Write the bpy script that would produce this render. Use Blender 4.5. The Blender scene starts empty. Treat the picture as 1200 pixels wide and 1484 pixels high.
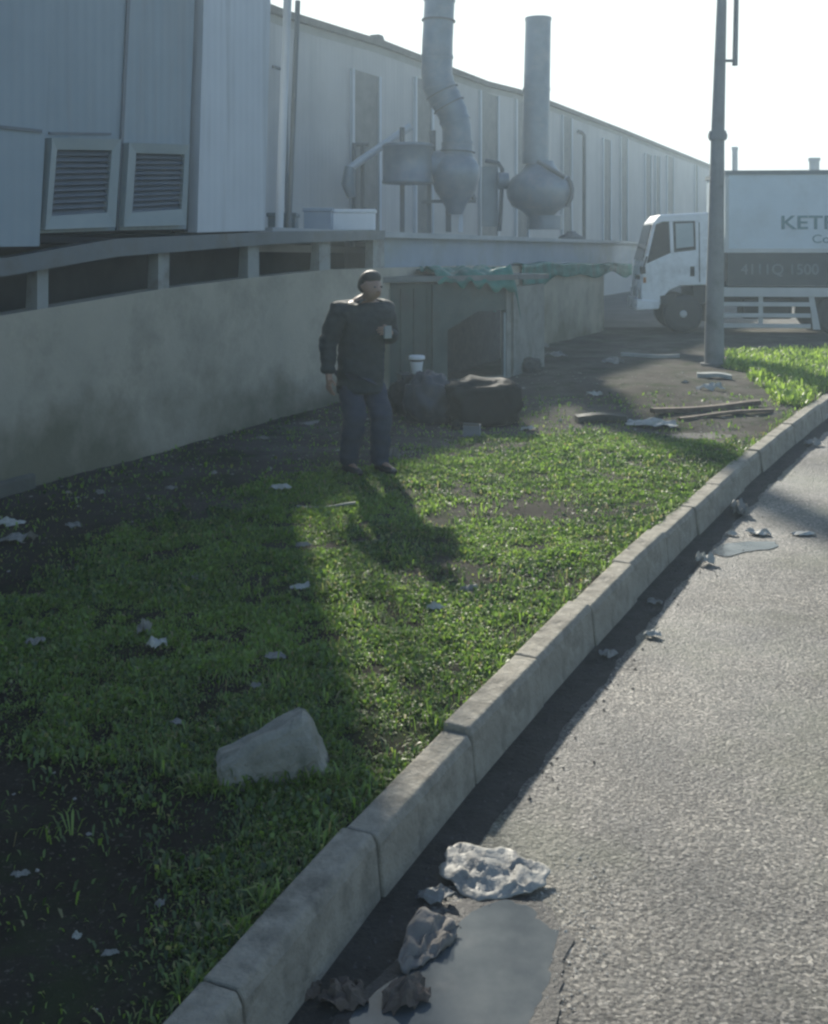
import bpy, bmesh, math, random
import numpy as np
from mathutils import Vector, Matrix, noise
random.seed(7); rng = np.random.default_rng(11)
S = bpy.context.scene; COL = S.collection
R = math.radians

# ------------------------------------------------------------------ camera
H = 2.0; F = 1550.0; HY = 352.0          # eye height, focal length and horizon row in photo pixels
cd = bpy.data.cameras.new('camera'); cam = bpy.data.objects.new('camera', cd); COL.objects.link(cam)
cam.location = (0, 0, H); cam.rotation_euler = (R(90), 0, 0)
cd.sensor_fit = 'HORIZONTAL'; cd.sensor_width = 36.0; cd.lens = 36*F/1200; cd.shift_y = -390/1200
cd.clip_start = .05; cd.clip_end = 2000
S.camera = cam
# ------------------------------------------------------------------ light
SUN_EL = R(29); SUN_AZ = R(-11)            # azimuth from +Y, negative = to the left
w = bpy.data.worlds.new("World"); S.world = w; w.use_nodes = True
nt = w.node_tree; nt.nodes.clear()
sky = nt.nodes.new('ShaderNodeTexSky'); sky.sky_type = 'NISHITA'; sky.sun_disc = False
sky.sun_elevation = SUN_EL; sky.sun_rotation = SUN_AZ
sky.air_density = 1.0; sky.dust_density = .8; sky.ozone_density = 2.5
bg = nt.nodes.new('ShaderNodeBackground'); bg.inputs[1].default_value = .108
wo = nt.nodes.new('ShaderNodeOutputWorld')
cap = nt.nodes.new('ShaderNodeVectorMath'); cap.operation = 'MINIMUM'; cap.inputs[1].default_value = (4.9, 5.3, 5.15)   # sky brightness clamped: no part brighter than this
nt.links.new(sky.outputs[0], cap.inputs[0]); nt.links.new(cap.outputs[0], bg.inputs[0]); nt.links.new(bg.outputs[0], wo.inputs[0])
sl = bpy.data.lights.new('sun', 'SUN'); sl.energy = 5.0; sl.angle = R(1.6); sl.color = (1, .94, .82)
so = bpy.data.objects.new('sun', sl); COL.objects.link(so)
sd = Vector((math.sin(SUN_AZ)*math.cos(SUN_EL), math.cos(SUN_AZ)*math.cos(SUN_EL), math.sin(SUN_EL)))
so.rotation_euler = sd.to_track_quat('Z', 'Y').to_euler(); so.location = (-8, 30, 20)
S.view_settings.view_transform = 'Standard'; S.view_settings.look = 'None'
S.view_settings.exposure = 0.80; S.view_settings.gamma = 1
S.render.engine = 'CYCLES'
try:
    S.cycles.use_denoising = True
    S.cycles.pixel_filter_type = 'BLACKMAN_HARRIS'; S.cycles.filter_width = 2.5
    S.cycles.max_bounces = 8; S.cycles.volume_bounces = 1
except Exception: pass

# ------------------------------------------------------------------ helpers
def ramp(nt, fac, stops):
    r = nt.nodes.new('ShaderNodeValToRGB'); e = r.color_ramp.elements
    while len(e) < len(stops): e.new(.5)
    for i, (p, c) in enumerate(stops):
        e[i].position = p; e[i].color = tuple(c)+(1,) if len(c) == 3 else c
    nt.links.new(fac, r.inputs[0]); return r.outputs[0]
def nz(nt, co, scale, detail=5, rough=.6, stretch=None):
    if stretch:
        m = nt.nodes.new('ShaderNodeMapping'); m.inputs['Scale'].default_value = stretch
        nt.links.new(co, m.inputs[0]); co = m.outputs[0]
    n = nt.nodes.new('ShaderNodeTexNoise'); n.inputs['Scale'].default_value = scale
    n.inputs['Detail'].default_value = detail; n.inputs['Roughness'].default_value = rough
    nt.links.new(co, n.inputs['Vector']); return n.outputs[0]
def mix(nt, f, a, b, mode='MIX'):
    m = nt.nodes.new('ShaderNodeMix'); m.data_type = 'RGBA'; m.blend_type = mode
    for k, v in ((0, f), (6, a), (7, b)):
        if isinstance(v, (int, float)): m.inputs[k].default_value = v
        elif isinstance(v, tuple): m.inputs[k].default_value = v+(1,)
        else: nt.links.new(v, m.inputs[k])
    return m.outputs[2]
MATS = {}
def mat(name, c1, c2=None, rough=.7, scale=3, bump=.1, bscale=40, metal=0, grime=None, gscale=1.5, streak=False, spec=.5, glass=False):
    """painted / concrete / metal surface: two tones of the thing's own colour, irregular grime, fine relief"""
    if name in MATS: return MATS[name]
    m = bpy.data.materials.new(name); m.use_nodes = True; n = m.node_tree
    p = n.nodes['Principled BSDF']; tc = n.nodes.new('ShaderNodeTexCoord'); co = tc.outputs['Object']
    c2 = c2 or tuple(x*.8 for x in c1)
    f = nz(n, co, scale, 6, .6)
    col = ramp(n, f, [(.3, c2), (.7, c1)])
    if grime:
        g = nz(n, co, gscale, 6, .7, (1, 1, .12) if streak else None)
        gf = ramp(n, g, [(.48, (0, 0, 0)), (.72, (1, 1, 1))])
        col = mix(n, gf, col, grime)
    n.links.new(col, p.inputs['Base Color'])
    rr = ramp(n, nz(n, co, scale*2.3, 4), [(.3, (rough*.8,)*3), (.7, (min(1, rough*1.15),)*3)])
    n.links.new(rr, p.inputs['Roughness']); p.inputs['Metallic'].default_value = metal
    p.inputs['Specular IOR Level'].default_value = spec
    if bump:
        b = n.nodes.new('ShaderNodeBump'); b.inputs['Strength'].default_value = bump; b.inputs['Distance'].default_value = .02
        n.links.new(nz(n, co, bscale, 6, .65), b.inputs['Height']); n.links.new(b.outputs[0], p.inputs['Normal'])
    MATS[name] = m; return m

class MB:
    def __init__(s): s.v = []; s.f = []; s.sm = []
    def add(s, vs, fs, smooth=False):
        b = len(s.v); s.v += [tuple(v) for v in vs]
        s.f += [tuple(i+b for i in f) for f in fs]; s.sm += [smooth]*len(fs); return s
    def hexa(s, q0, q1):
        """8-corner solid between two quads"""
        return s.add(list(q0)+list(q1), [(3, 2, 1, 0), (4, 5, 6, 7), (0, 1, 5, 4), (1, 2, 6, 5), (2, 3, 7, 6), (3, 0, 4, 7)])
    def box(s, x0, x1, y0, y1, z0, z1, M=None):
        q0 = [(x0, y0, z0), (x1, y0, z0), (x1, y1, z0), (x0, y1, z0)]; q1 = [(a, b, z1) for a, b, _ in q0]
        if M: q0 = [M @ Vector(v) for v in q0]; q1 = [M @ Vector(v) for v in q1]
        return s.hexa(q0, q1)
    def tube(s, pts, rad, seg=12, cap=True, flat=1.0):
        pts = [Vector(p) for p in pts]
        if not isinstance(rad, (list, tuple)): rad = [rad]*len(pts)
        rings = []; up = None
        for i, p in enumerate(pts):
            t = (pts[min(i+1, len(pts)-1)]-pts[max(i-1, 0)]).normalized()
            if up is None: up = Vector((0, 0, 1)) if abs(t.z) < .9 else Vector((1, 0, 0))
            a = t.cross(up).normalized(); b = a.cross(t).normalized(); up = b
            rings.append([p+(a*math.cos(2*math.pi*k/seg)+b*math.sin(2*math.pi*k/seg)*flat)*rad[i] for k in range(seg)])
        vs = [v for r in rings for v in r]; fs = []
        for i in range(len(pts)-1):
            for k in range(seg):
                k2 = (k+1) % seg; fs.append((i*seg+k, i*seg+k2, (i+1)*seg+k2, (i+1)*seg+k))
        s.add(vs, fs, True)
        if cap: s.add(rings[0], [tuple(range(seg))[::-1]]); s.add(rings[-1], [tuple(range(seg))])
        return s
    def lathe(s, prof, seg=28, M=None, lobes=0, amp=0, cap=True):
        vs = []; fs = []
        for r, z in prof:
            for k in range(seg):
                a = 2*math.pi*k/seg; rr = r*(1+amp*abs(math.cos(a*lobes/2))) if lobes else r
                vs.append(Vector((rr*math.cos(a), rr*math.sin(a), z)))
        if M: vs = [M @ v for v in vs]
        for i in range(len(prof)-1):
            for k in range(seg):
                k2 = (k+1) % seg; fs.append((i*seg+k, i*seg+k2, (i+1)*seg+k2, (i+1)*seg+k))
        s.add(vs, fs, True)
        if cap: s.add(vs[:seg], [tuple(range(seg))[::-1]]); s.add(vs[-seg:], [tuple(range(seg))])
        return s
    def prism(s, poly, d, M=None):
        """closed outline (list of 3D points) pushed along vector d"""
        n = len(poly); a = [Vector(p) for p in poly]; b = [p+Vector(d) for p in a]
        if M: a = [M @ p for p in a]; b = [M @ p for p in b]
        return s.add(a+b, [tuple(range(n))[::-1], tuple(range(n, 2*n))]+[(i, (i+1) % n, n+(i+1) % n, n+i) for i in range(n)])
    def build(s, name, m, parent=None, bevel=0, origin=None):
        me = bpy.data.meshes.new(name)
        o = bpy.data.objects.new(name, me); COL.objects.link(o)
        off = Vector(origin) if origin is not None else Vector((0, 0, 0))
        me.from_pydata([tuple(Vector(v)-off) for v in s.v], [], s.f); me.update()
        bm = bmesh.new(); bm.from_mesh(me); bmesh.ops.recalc_face_normals(bm, faces=bm.faces); bm.to_mesh(me); bm.free()
        me.polygons.foreach_set('use_smooth', s.sm)
        me.materials.append(m); o.location = off
        if bevel:
            b = o.modifiers.new('bevel', 'BEVEL'); b.width = bevel; b.segments = 2; b.limit_method = 'ANGLE'; b.angle_limit = R(35)
        if parent: o.parent = parent
        return o
def tag(o, label=None, cat=None, group=None, kind=None):
    if label: o['label'] = label
    if cat: o['category'] = cat
    if group: o['group'] = group
    if kind: o['kind'] = kind
    return o
def empty(name, loc, rz=0):
    o = bpy.data.objects.new(name, None); COL.objects.link(o); o.location = loc; o.rotation_euler = (0, 0, rz)
    o.empty_display_size = .2; return o
def gnd(px, py, z=.18):
    Y = F*(H-z)/(py-HY); return Vector(((px-600)/F*Y, Y, z))
# frame of the long boundary wall: s runs along it (away from the camera), o stands out from it (+ = towards the road)
UX, UY = .4261, .9047
def P(s, o, z): return Vector((-3+UX*s+UY*o, 7.77+UY*s-UX*o, z))
def wp(px, py, o=0):
    k = (px-600)/F
    s = (k*(7.77-UX*o)+3-UY*o)/(UX-UY*k); Y = 7.77+UY*s-UX*o
    return s, H-(py-HY)/F*Y
def wq(mb, px, o0, o1):
    """solid whose outline is four (s, z) corners on the wall plane, between offsets o0 and o1"""
    return mb.hexa([P(s, o0, z) for s, z in px], [P(s, o1, z) for s, z in px])
ROT = math.atan2(UY, UX)                      # heading of the wall

# ------------------------------------------------------------------ kerb line
kp = np.array([(2.662, -.481), (3.271, -.211), (3.93, .101), (4.61, .452), (5.324, .80), (6.05, 1.155), (7.44, 1.92), (9., 2.74), (11.39, 4.115)])
cf = np.polyfit(kp[:, 0], kp[:, 1], 2)
near = lambda y: .036*max(0, (3.5-y)/.84)
kline = []
y0 = 2.6; s0 = 2*cf[0]*y0+cf[1]-.03
for y in (-4, 0): kline.append((np.polyval(cf, y0)+near(y0)+(y-y0)*s0, y))
for y in np.arange(y0, 12.8, .25): kline.append((np.polyval(cf, y)+near(y), y))
lx, ly = kline[-1]
kline += [(lx+.38, ly+.5), (lx+.85, ly+.95), (lx+1.4, ly+1.3), (lx+2.1, ly+1.55), (lx+3, ly+1.7), (lx+9, ly+2.1), (lx+30, ly+3.0)]
KL = [Vector((a, b, 0)) for a, b in kline]
KD = [0]
for i in range(1, len(KL)): KD.append(KD[-1]+(KL[i]-KL[i-1]).length)
def kerb_at(d):
    for i in range(1, len(KD)):
        if d <= KD[i] or i == len(KD)-1:
            t = (d-KD[i-1])/(KD[i]-KD[i-1]); p = KL[i-1].lerp(KL[i], t); u = (KL[i]-KL[i-1]).normalized(); return p, u
def kerb_off(o):
    out = []
    for i, p in enumerate(KL):
        u = (KL[min(i+1, len(KL)-1)]-KL[max(i-1, 0)]).normalized(); out.append(p+Vector((u.y, -u.x, 0))*o)
    return out
KN = np.array([(p.x, p.y) for p in KL])
def side(x, y):
    """signed distance to the kerb's inner edge, positive on the verge side (arrays)"""
    best = np.full(x.shape, 1e9); sg = np.ones(x.shape)
    for i in range(len(KN)-1):
        a, b = KN[i], KN[i+1]; d = b-a; L2 = d@d
        t = np.clip(((x-a[0])*d[0]+(y-a[1])*d[1])/L2, 0, 1)
        qx = a[0]+t*d[0]; qy = a[1]+t*d[1]; dist = np.hypot(x-qx, y-qy)
        cr = d[0]*(y-a[1])-d[1]*(x-a[0]); m = dist < best
        best = np.where(m, dist, best); sg = np.where(m, np.sign(cr), sg)
    return best*sg

# value noise for terrain and planting (numpy)
_T = rng.random((256, 256))
def vn(x, y, sc=1.0, sx=0):
    x = np.asarray(x)*sc+sx; y = np.asarray(y)*sc+sx*1.7
    xi = np.floor(x).astype(int); yi = np.floor(y).astype(int); fx = x-xi; fy = y-yi
    fx = fx*fx*(3-2*fx); fy = fy*fy*(3-2*fy)
    g = lambda a, b: _T[a % 256, b % 256]
    return (g(xi, yi)*(1-fx)+g(xi+1, yi)*fx)*(1-fy)+(g(xi, yi+1)*(1-fx)+g(xi+1, yi+1)*fx)*fy
def fbm(x, y, sc=1.0, sx=0, n=4): return sum(vn(x, y, sc*2**i, sx+13*i)/2**i for i in range(n))/sum(1/2**i for i in range(n))
def inpoly(x, y, poly):
    r = np.zeros(np.shape(x), bool); n = len(poly)
    for i in range(n):
        x1, y1 = poly[i]; x2, y2 = poly[(i+1) % n]
        c = ((y1 > y) != (y2 > y)) & (x < (x2-x1)*(y-y1)/(y2-y1+1e-12)+x1); r ^= c
    return r
def g2(pts): return [tuple(gnd(a, b, .17)[:2]) for a, b in pts]
GREEN = g2([(-60, 900), (130, 790), (330, 715), (560, 668), (700, 645), (840, 622), (980, 628), (1090, 645), (1130, 640), (905, 830), (600, 1120), (440, 1290), (330, 1330), (240, 1200), (60, 1090), (-80, 1040)])
TALL = g2([(1055, 512), (1260, 505), (1260, 575), (1160, 592), (1110, 588), (1090, 560), (1060, 535)])
BARE = [gnd(765, 735, .17), gnd(650, 750, .17)]
TRENCH = gnd(1010, 625, .17)
def zg(x, y):
    """height of the verge"""
    z = .165+.035*(fbm(x, y, .9)-.5)+.03*(fbm(x, y, 5, 7)-.5)+.018*(fbm(x, y, 22, 3, 3)-.5)
    d = np.hypot((x-2.9), (y-13.2)/1.6); z = z+.10*np.exp(-(d/1.3)**2)             # low soil heap before the pole
    d = np.hypot((x-TRENCH.x)/1.0, (y-TRENCH.y)/.55); z = z-.07*np.exp(-d**2)        # scraped hollow in front of it
    d = np.hypot((x-5.0), (y-14.6)); z = z+.06*np.exp(-(d/1.2)**2)
    return z
def zat(x, y): return float(zg(np.array([x]), np.array([y]))[0])
def on(px, py, dz=0):
    p = gnd(px, py, .17); z = zat(p.x, p.y); p = gnd(px, py, z); p.z = zat(p.x, p.y)+dz; return p

# ------------------------------------------------------------------ setting: ground, road, verge
def soil_mat():
    m = bpy.data.materials.new('soil'); m.use_nodes = True; n = m.node_tree; p = n.nodes['Principled BSDF']
    tc = n.nodes.new('ShaderNodeTexCoord'); co = tc.outputs['Object']
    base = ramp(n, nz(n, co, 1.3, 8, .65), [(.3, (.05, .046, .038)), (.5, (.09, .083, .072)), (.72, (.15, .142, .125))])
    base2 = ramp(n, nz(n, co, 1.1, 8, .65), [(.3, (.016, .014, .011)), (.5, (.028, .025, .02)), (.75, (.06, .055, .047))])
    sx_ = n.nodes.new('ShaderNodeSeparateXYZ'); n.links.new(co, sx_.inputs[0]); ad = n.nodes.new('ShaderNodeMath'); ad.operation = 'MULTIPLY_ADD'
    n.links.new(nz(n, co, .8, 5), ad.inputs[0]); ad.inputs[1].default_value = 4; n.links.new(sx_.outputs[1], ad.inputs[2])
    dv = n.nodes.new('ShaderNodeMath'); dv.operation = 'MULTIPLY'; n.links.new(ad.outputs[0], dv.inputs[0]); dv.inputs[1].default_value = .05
    base = mix(n, ramp(n, dv.outputs[0], [(.36, (0, 0, 0)), (.56, (1, 1, 1))]), base2, base)   # soil darkens toward the camera: vignette and shade put into its colour
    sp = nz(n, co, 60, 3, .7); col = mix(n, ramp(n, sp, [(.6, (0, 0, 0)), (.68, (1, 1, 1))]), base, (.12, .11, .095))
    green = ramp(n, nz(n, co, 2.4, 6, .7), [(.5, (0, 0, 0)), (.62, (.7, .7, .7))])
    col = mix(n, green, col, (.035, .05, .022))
    n.links.new(col, p.inputs['Base Color']); p.inputs['Roughness'].default_value = .95; p.inputs['Specular IOR Level'].default_value = .04
    b = n.nodes.new('ShaderNodeBump'); b.inputs['Strength'].default_value = .8; b.inputs['Distance'].default_value = .02
    n.links.new(nz(n, co, 35, 8, .75), b.inputs['Height']); n.links.new(b.outputs[0], p.inputs['Normal']); return m
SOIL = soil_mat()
def asphalt_mat():
    m = bpy.data.materials.new('worn_asphalt'); m.use_nodes = True; n = m.node_tree; p = n.nodes['Principled BSDF']
    tc = n.nodes.new('ShaderNodeTexCoord'); co = tc.outputs['Object']
    v = n.nodes.new('ShaderNodeTexVoronoi'); v.inputs['Scale'].default_value = 95; n.links.new(co, v.inputs['Vector'])
    bw = n.nodes.new('ShaderNodeRGBToBW'); n.links.new(v.outputs['Color'], bw.inputs[0])
    agg = ramp(n, bw.outputs[0], [(.15, (.035, .035, .034)), (.45, (.11, .105, .094)), (.75, (.22, .21, .19)), (.95, (.42, .40, .36))])
    wear = ramp(n, nz(n, co, .9, 7, .7), [(.35, (.55, .55, .56)), (.65, (1.35, 1.3, 1.2))])
    col = mix(n, 1.0, agg, wear, 'MULTIPLY')
    dust = ramp(n, nz(n, co, 6, 6, .7), [(.5, (0, 0, 0)), (.8, (.55, .55, .55))]); col = mix(n, dust, col, (.19, .185, .16)); ol = ramp(n, nz(n, co, .8, 4, .6), [(.5, (0, 0, 0)), (.62, (.5, .5, .5))]); col = mix(n, ol, col, (.10, .11, .065))
    n.links.new(col, p.inputs['Base Color'])
    wet = ramp(n, nz(n, co, .55, 6, .65), [(.42, (.42, .42, .42)), (.58, (.72, .72, .72))]); n.links.new(wet, p.inputs['Roughness'])
    h1 = n.nodes.new('ShaderNodeMath'); h1.operation = 'MULTIPLY_ADD'
    v2 = n.nodes.new('ShaderNodeTexVoronoi'); v2.inputs['Scale'].default_value = 70; n.links.new(co, v2.inputs['Vector'])
    n.links.new(v2.outputs['Distance'], h1.inputs[0]); h1.inputs[1].default_value = -.7; n.links.new(nz(n, co, 48, 8, .85), h1.inputs[2])
    b = n.nodes.new('ShaderNodeBump'); b.inputs['Strength'].default_value = .9; b.inputs['Distance'].default_value = .012
    n.links.new(h1.outputs[0], b.inputs['Height']); n.links.new(b.outputs[0], p.inputs['Normal']); return m
ASPH = asphalt_mat()

mb = MB(); mb.add([(-900, -300, -.03), (900, -300, -.03), (900, 1500, -.03), (-900, 1500, -.03)], [(0, 1, 2, 3)])
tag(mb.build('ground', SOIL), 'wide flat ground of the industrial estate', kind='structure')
mid = kerb_off(.03)
mb = MB(); pts = [(p.x, p.y, 0) for p in mid]
road = pts+[(60, 13, 0), (60, -8, 0), (-3, -8, 0)]
mb.add(road, [tuple(range(len(road)))[::-1]])
tag(mb.build('road', ASPH), 'grey worn asphalt road lit by low sun', kind='structure')
mb = MB(); pts = [(p.x, p.y, .12) for p in mid]
yd = pts+[(60, 90, .12), (-60, 90, .12), (-60, -6, .12)]
mb.add(yd, [tuple(range(len(yd)))])
tag(mb.build('yard', mat('yard_dirt', (.12, .115, .105), (.075, .07, .062), .9, 1.2, .6, 20, spec=.2)), 'trodden dirt yard behind the verge', kind='structure')
# verge: bumpy sheet up to the kerb's middle
gx = np.arange(-5.2, 12.5, .075); gy = np.concatenate([np.arange(1.2, 14, .075), np.arange(14, 24, .2)])
X, Y = np.meshgrid(gx, gy); Z = zg(X, Y)
D = side(X, Y)
Z = np.where(D < .12, np.minimum(Z, .165), Z)
fade = np.clip((Y-20)/3, 0, 1); Z = Z*(1-fade)+.124*fade
nx, ny = len(gx), len(gy); idx = np.arange(nx*ny).reshape(ny, nx)
cx = (X[:-1, :-1]+X[1:, 1:])/2; cy = (Y[:-1, :-1]+Y[1:, 1:])/2
keep = side(cx, cy) > -.03
q = np.stack([idx[:-1, :-1], idx[:-1, 1:], idx[1:, 1:], idx[1:, :-1]], -1)[keep]
me = bpy.data.meshes.new('verge'); me.from_pydata(np.stack([X, Y, Z], -1).reshape(-1, 3).tolist(), [], q.tolist()); me.update()
bm = bmesh.new(); bm.from_mesh(me); bmesh.ops.delete(bm, geom=[v for v in bm.verts if not v.link_faces], context='VERTS'); bm.to_mesh(me); bm.free()
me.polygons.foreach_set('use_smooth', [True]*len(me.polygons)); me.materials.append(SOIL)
vo = bpy.data.objects.new('verge', me); COL.objects.link(vo); tag(vo, 'bumpy soil verge between wall and kerb', kind='structure')

# puddles
def puddle(name, pts, z, lab, m):
    mb = MB(); P2 = []
    n = len(pts)
    for i in range(n):                                   # smooth closed outline
        p0, p1, p2, p3 = [Vector((*gnd(*pts[(i+k-1) % n], 0)[:2], 0)) for k in range(4)]
        for t in [a/14 for a in range(14)]:
            q = .5*((2*p1)+(p2-p0)*t+(2*p0-5*p1+4*p2-p3)*t*t+(3*p1-p0-3*p2+p3)*t**3)
            j = noise.noise(q*9)*.03+noise.noise(q*31)*.018+noise.noise(q*80)*.008; P2.append((q.x+j, q.y+j, z))
    mb.add(P2, [tuple(range(len(P2)))]); o = mb.build(name, m); return tag(o, lab, kind='structure')
wm = bpy.data.materials.new('muddy_water'); wm.use_nodes = True; p = wm.node_tree.nodes['Principled BSDF']
p.inputs['Base Color'].default_value = (.05, .052, .05, 1); p.inputs['Roughness'].default_value = .12; p.inputs['IOR'].default_value = 1.4
wn = wm.node_tree; tc = wn.nodes.new('ShaderNodeTexCoord'); wn.links.new(ramp(wn, nz(wn, tc.outputs['Object'], 5, 6), [(.35, (.05, .06, .068)), (.65, (.11, .12, .12))]), p.inputs['Base Color']); wn.links.new(ramp(wn, nz(wn, tc.outputs['Object'], 7, 5), [(.4, (.03, .03, .03)), (.7, (.22, .22, .22))]), p.inputs['Roughness']); b = wn.nodes.new('ShaderNodeBump'); b.inputs['Strength'].default_value = .06
wn.links.new(nz(wn, tc.outputs['Object'], 14, 2), b.inputs['Height']); wn.links.new(b.outputs[0], p.inputs['Normal'])
DAMP = mat('damp_asphalt', (.04, .038, .034), (.022, .021, .02), .5, 14, .7, 60)
puddle('damp_edge', [(470, 1500), (535, 1430), (600, 1370), (680, 1302), (765, 1298), (815, 1340), (820, 1400), (805, 1470), (775, 1570), (480, 1600)], .0045, 'dark damp rim round the near puddle', DAMP)
puddle('puddle', [(500, 1500), (545, 1440), (610, 1395), (690, 1320), (760, 1315), (800, 1360), (795, 1430), (760, 1500), (740, 1580), (500, 1600)], .005, 'still grey puddle at the kerb near the camera', wm)
puddle('puddle', [(1030, 803), (1045, 791), (1075, 786), (1118, 786), (1122, 795), (1080, 801), (1050, 808)], .005, 'bright shallow puddle far along the kerb', wm)
GUT = mat('gutter_silt', (.06, .055, .048), (.03, .028, .025), .8, 6, .9, 45, spec=.25)
mb = MB(); a = kerb_off(.06); b_ = kerb_off(.255); vs = []; fs = []
for i in range(2, len(KL)-4):
    for t in range(4):
        q1 = a[i].lerp(a[i+1], t/4); q2 = b_[i].lerp(b_[i+1], t/4)
        wv = .15*noise.noise(q1*5)+.1*noise.noise(q1*17); q2 = q2+(q2-q1)*wv
        vs += [(q1.x, q1.y, .009), (q2.x, q2.y, .0025)]
fs = [(2*i, 2*i+1, 2*i+3, 2*i+2) for i in range(len(vs)//2-1)]
# (the silt lies under the puddles' rims)
for i in range(0, len(vs), 2): vs[i] = (vs[i][0], vs[i][1], .0032)
mb.add(vs, fs); tag(mb.build('gutter', GUT), 'strip of dark wet silt in the gutter', kind='structure')

# ------------------------------------------------------------------ kerb stones
KM = mat('kerb_concrete', (.37, .34, .275), (.24, .22, .175), .88, 9, .8, 45, grime=(.085, .078, .06), gscale=4)
ords = 'first second third fourth fifth sixth seventh eighth ninth tenth eleventh twelfth thirteenth fourteenth fifteenth sixteenth seventeenth eighteenth nineteenth twentieth'.split()
def dist_of(px, py):
    p = gnd(px, py, .2); b = min(range(0, 4000), key=lambda k: (kerb_at(k*.005+3)[0]-Vector((p.x, p.y, 0))).length); return b*.005+3
d0 = dist_of(320, 1395); L = .757
seen = 0
for i in range(-2, 21):
    a, e = d0+i*L-(.02), d0+(i+1)*L
    pa, ua = kerb_at(a-.045+.008); pb, ub = kerb_at(e-.045-.02); u = (pb-pa).normalized(); nn = Vector((u.y, -u.x, 0))
    tw = random.uniform(-.012, .012); dz = random.uniform(-.012, .012); dz2 = dz+random.uniform(-.008, .008)
    mb = MB(); W = .122; n = 6
    prof = [(0, -.08), (W+.025, -.08), (W, .172), (W-.016, .2), (0.006, .2), (0, .19)]
    rings = []
    for k in range(n+1):
        t = k/n; c = pa.lerp(pb, t)+nn*(tw-.035)
        z = dz*(1-t)+dz2*t; rings.append([c+nn*(o+(.0015*noise.noise(Vector((c.x*9, c.y*9, o*20))) if 0 < k < n else 0))+Vector((0, 0, zz+z+.0015*noise.noise(Vector((c.x*7, c.y*7, zz*8+i))))) for o, zz in prof])
    m_ = len(prof); vs = [v for r_ in rings for v in r_]
    fs = [(k*m_+j, k*m_+(j+1) % m_, (k+1)*m_+(j+1) % m_, (k+1)*m_+j) for k in range(n) for j in range(m_)]
    fs += [tuple(range(m_)), tuple(range(n*m_, n*m_+m_))[::-1]]
    mb.add(vs, fs); o = mb.build('kerb_stone', KM, origin=(pa.x, pa.y, 0), bevel=.008)
    if i < -1: lab = 'concrete kerb stone just outside the bottom edge of the photo'
    else:
        lab = 'grey concrete kerb stone, the %s counting from the bottom of the photo' % ords[min(i+1, 19)]
    if i >= 19: lab = 'concrete kerb stone round the far corner at the right edge'
    tag(o, lab, 'kerb stone', 'kerb stones along the verge')

# ------------------------------------------------------------------ grass
def leaf_mat(name, dark, light, sub=.45):
    m = bpy.data.materials.new(name); m.use_nodes = True; n = m.node_tree; n.nodes.clear()
    at = n.nodes.new('ShaderNodeAttribute'); at.attribute_name = 'tint'
    col = ramp(n, at.outputs['Fac'], [(0, dark), (.75, light), (1, (.30, .26, .12))])
    d = n.nodes.new('ShaderNodeBsdfDiffuse'); t = n.nodes.new('ShaderNodeBsdfTranslucent'); g = n.nodes.new('ShaderNodeBsdfGlossy')
    g.inputs['Roughness'].default_value = .45; g.inputs['Color'].default_value = (.8, .8, .8, 1)
    a = n.nodes.new('ShaderNodeMixShader'); a.inputs[0].default_value = sub
    c = n.nodes.new('ShaderNodeMixShader'); c.inputs[0].default_value = .05; o = n.nodes.new('ShaderNodeOutputMaterial')
    n.links.new(col, d.inputs[0]); n.links.new(col, t.inputs[0])
    n.links.new(d.outputs[0], a.inputs[1]); n.links.new(t.outputs[0], a.inputs[2])
    n.links.new(a.outputs[0], c.inputs[1]); n.links.new(g.outputs[0], c.inputs[2]); n.links.new(c.outputs[0], o.inputs[0]); return m
def scatter_leaves(name, x, y, z, hgt, wid, tint, m, lab):
    n = len(x); az = rng.random(n)*2*np.pi; lean = rng.uniform(.3, 1.4, n)
    dx, dy = np.cos(az), np.sin(az); px_, py_ = -dy, dx
    def pt(t, w_, drop=0):
        r = hgt*np.sin(lean)*t**1.2; zz = hgt*np.cos(lean)*t+hgt*.25*np.sin(np.pi*t)
        return np.stack([x+dx*r+px_*w_, y+dy*r+py_*w_, z+zz], -1)
    V = np.stack([pt(0, -wid*.3), pt(0, wid*.3), pt(.55, wid*.5), pt(1, wid*0), pt(.55, -wid*.5)], 1).reshape(-1, 3)
    base = (np.arange(n)*5)[:, None]
    loops = np.concatenate([base+np.array([0, 1, 2, 4]), base+np.array([4, 2, 3])], 1).reshape(-1)
    me = bpy.data.meshes.new(name); me.vertices.add(len(V)); me.vertices.foreach_set('co', V.astype(np.float32).ravel())
    me.loops.add(len(loops)); me.loops.foreach_set('vertex_index', loops.astype(np.int32))
    starts = (np.arange(n)*7)[:, None]+np.array([0, 4]); me.polygons.add(2*n)
    me.polygons.foreach_set('loop_start', starts.ravel().astype(np.int32)); me.update(calc_edges=True)
    me.attributes.new('tint', 'FLOAT', 'POINT').data.foreach_set('value', np.repeat(tint, 5).astype(np.float32))
    me.materials.append(m); o = bpy.data.objects.new(name, me); COL.objects.link(o); return tag(o, lab, 'grass', kind='stuff')
GM = leaf_mat('grass_leaf', (.04, .095, .018), (.27, .43, .06), .62)
def candidates(n, x0, x1, y0, y1): return rng.uniform(x0, x1, n), rng.uniform(y0, y1, n)
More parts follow.
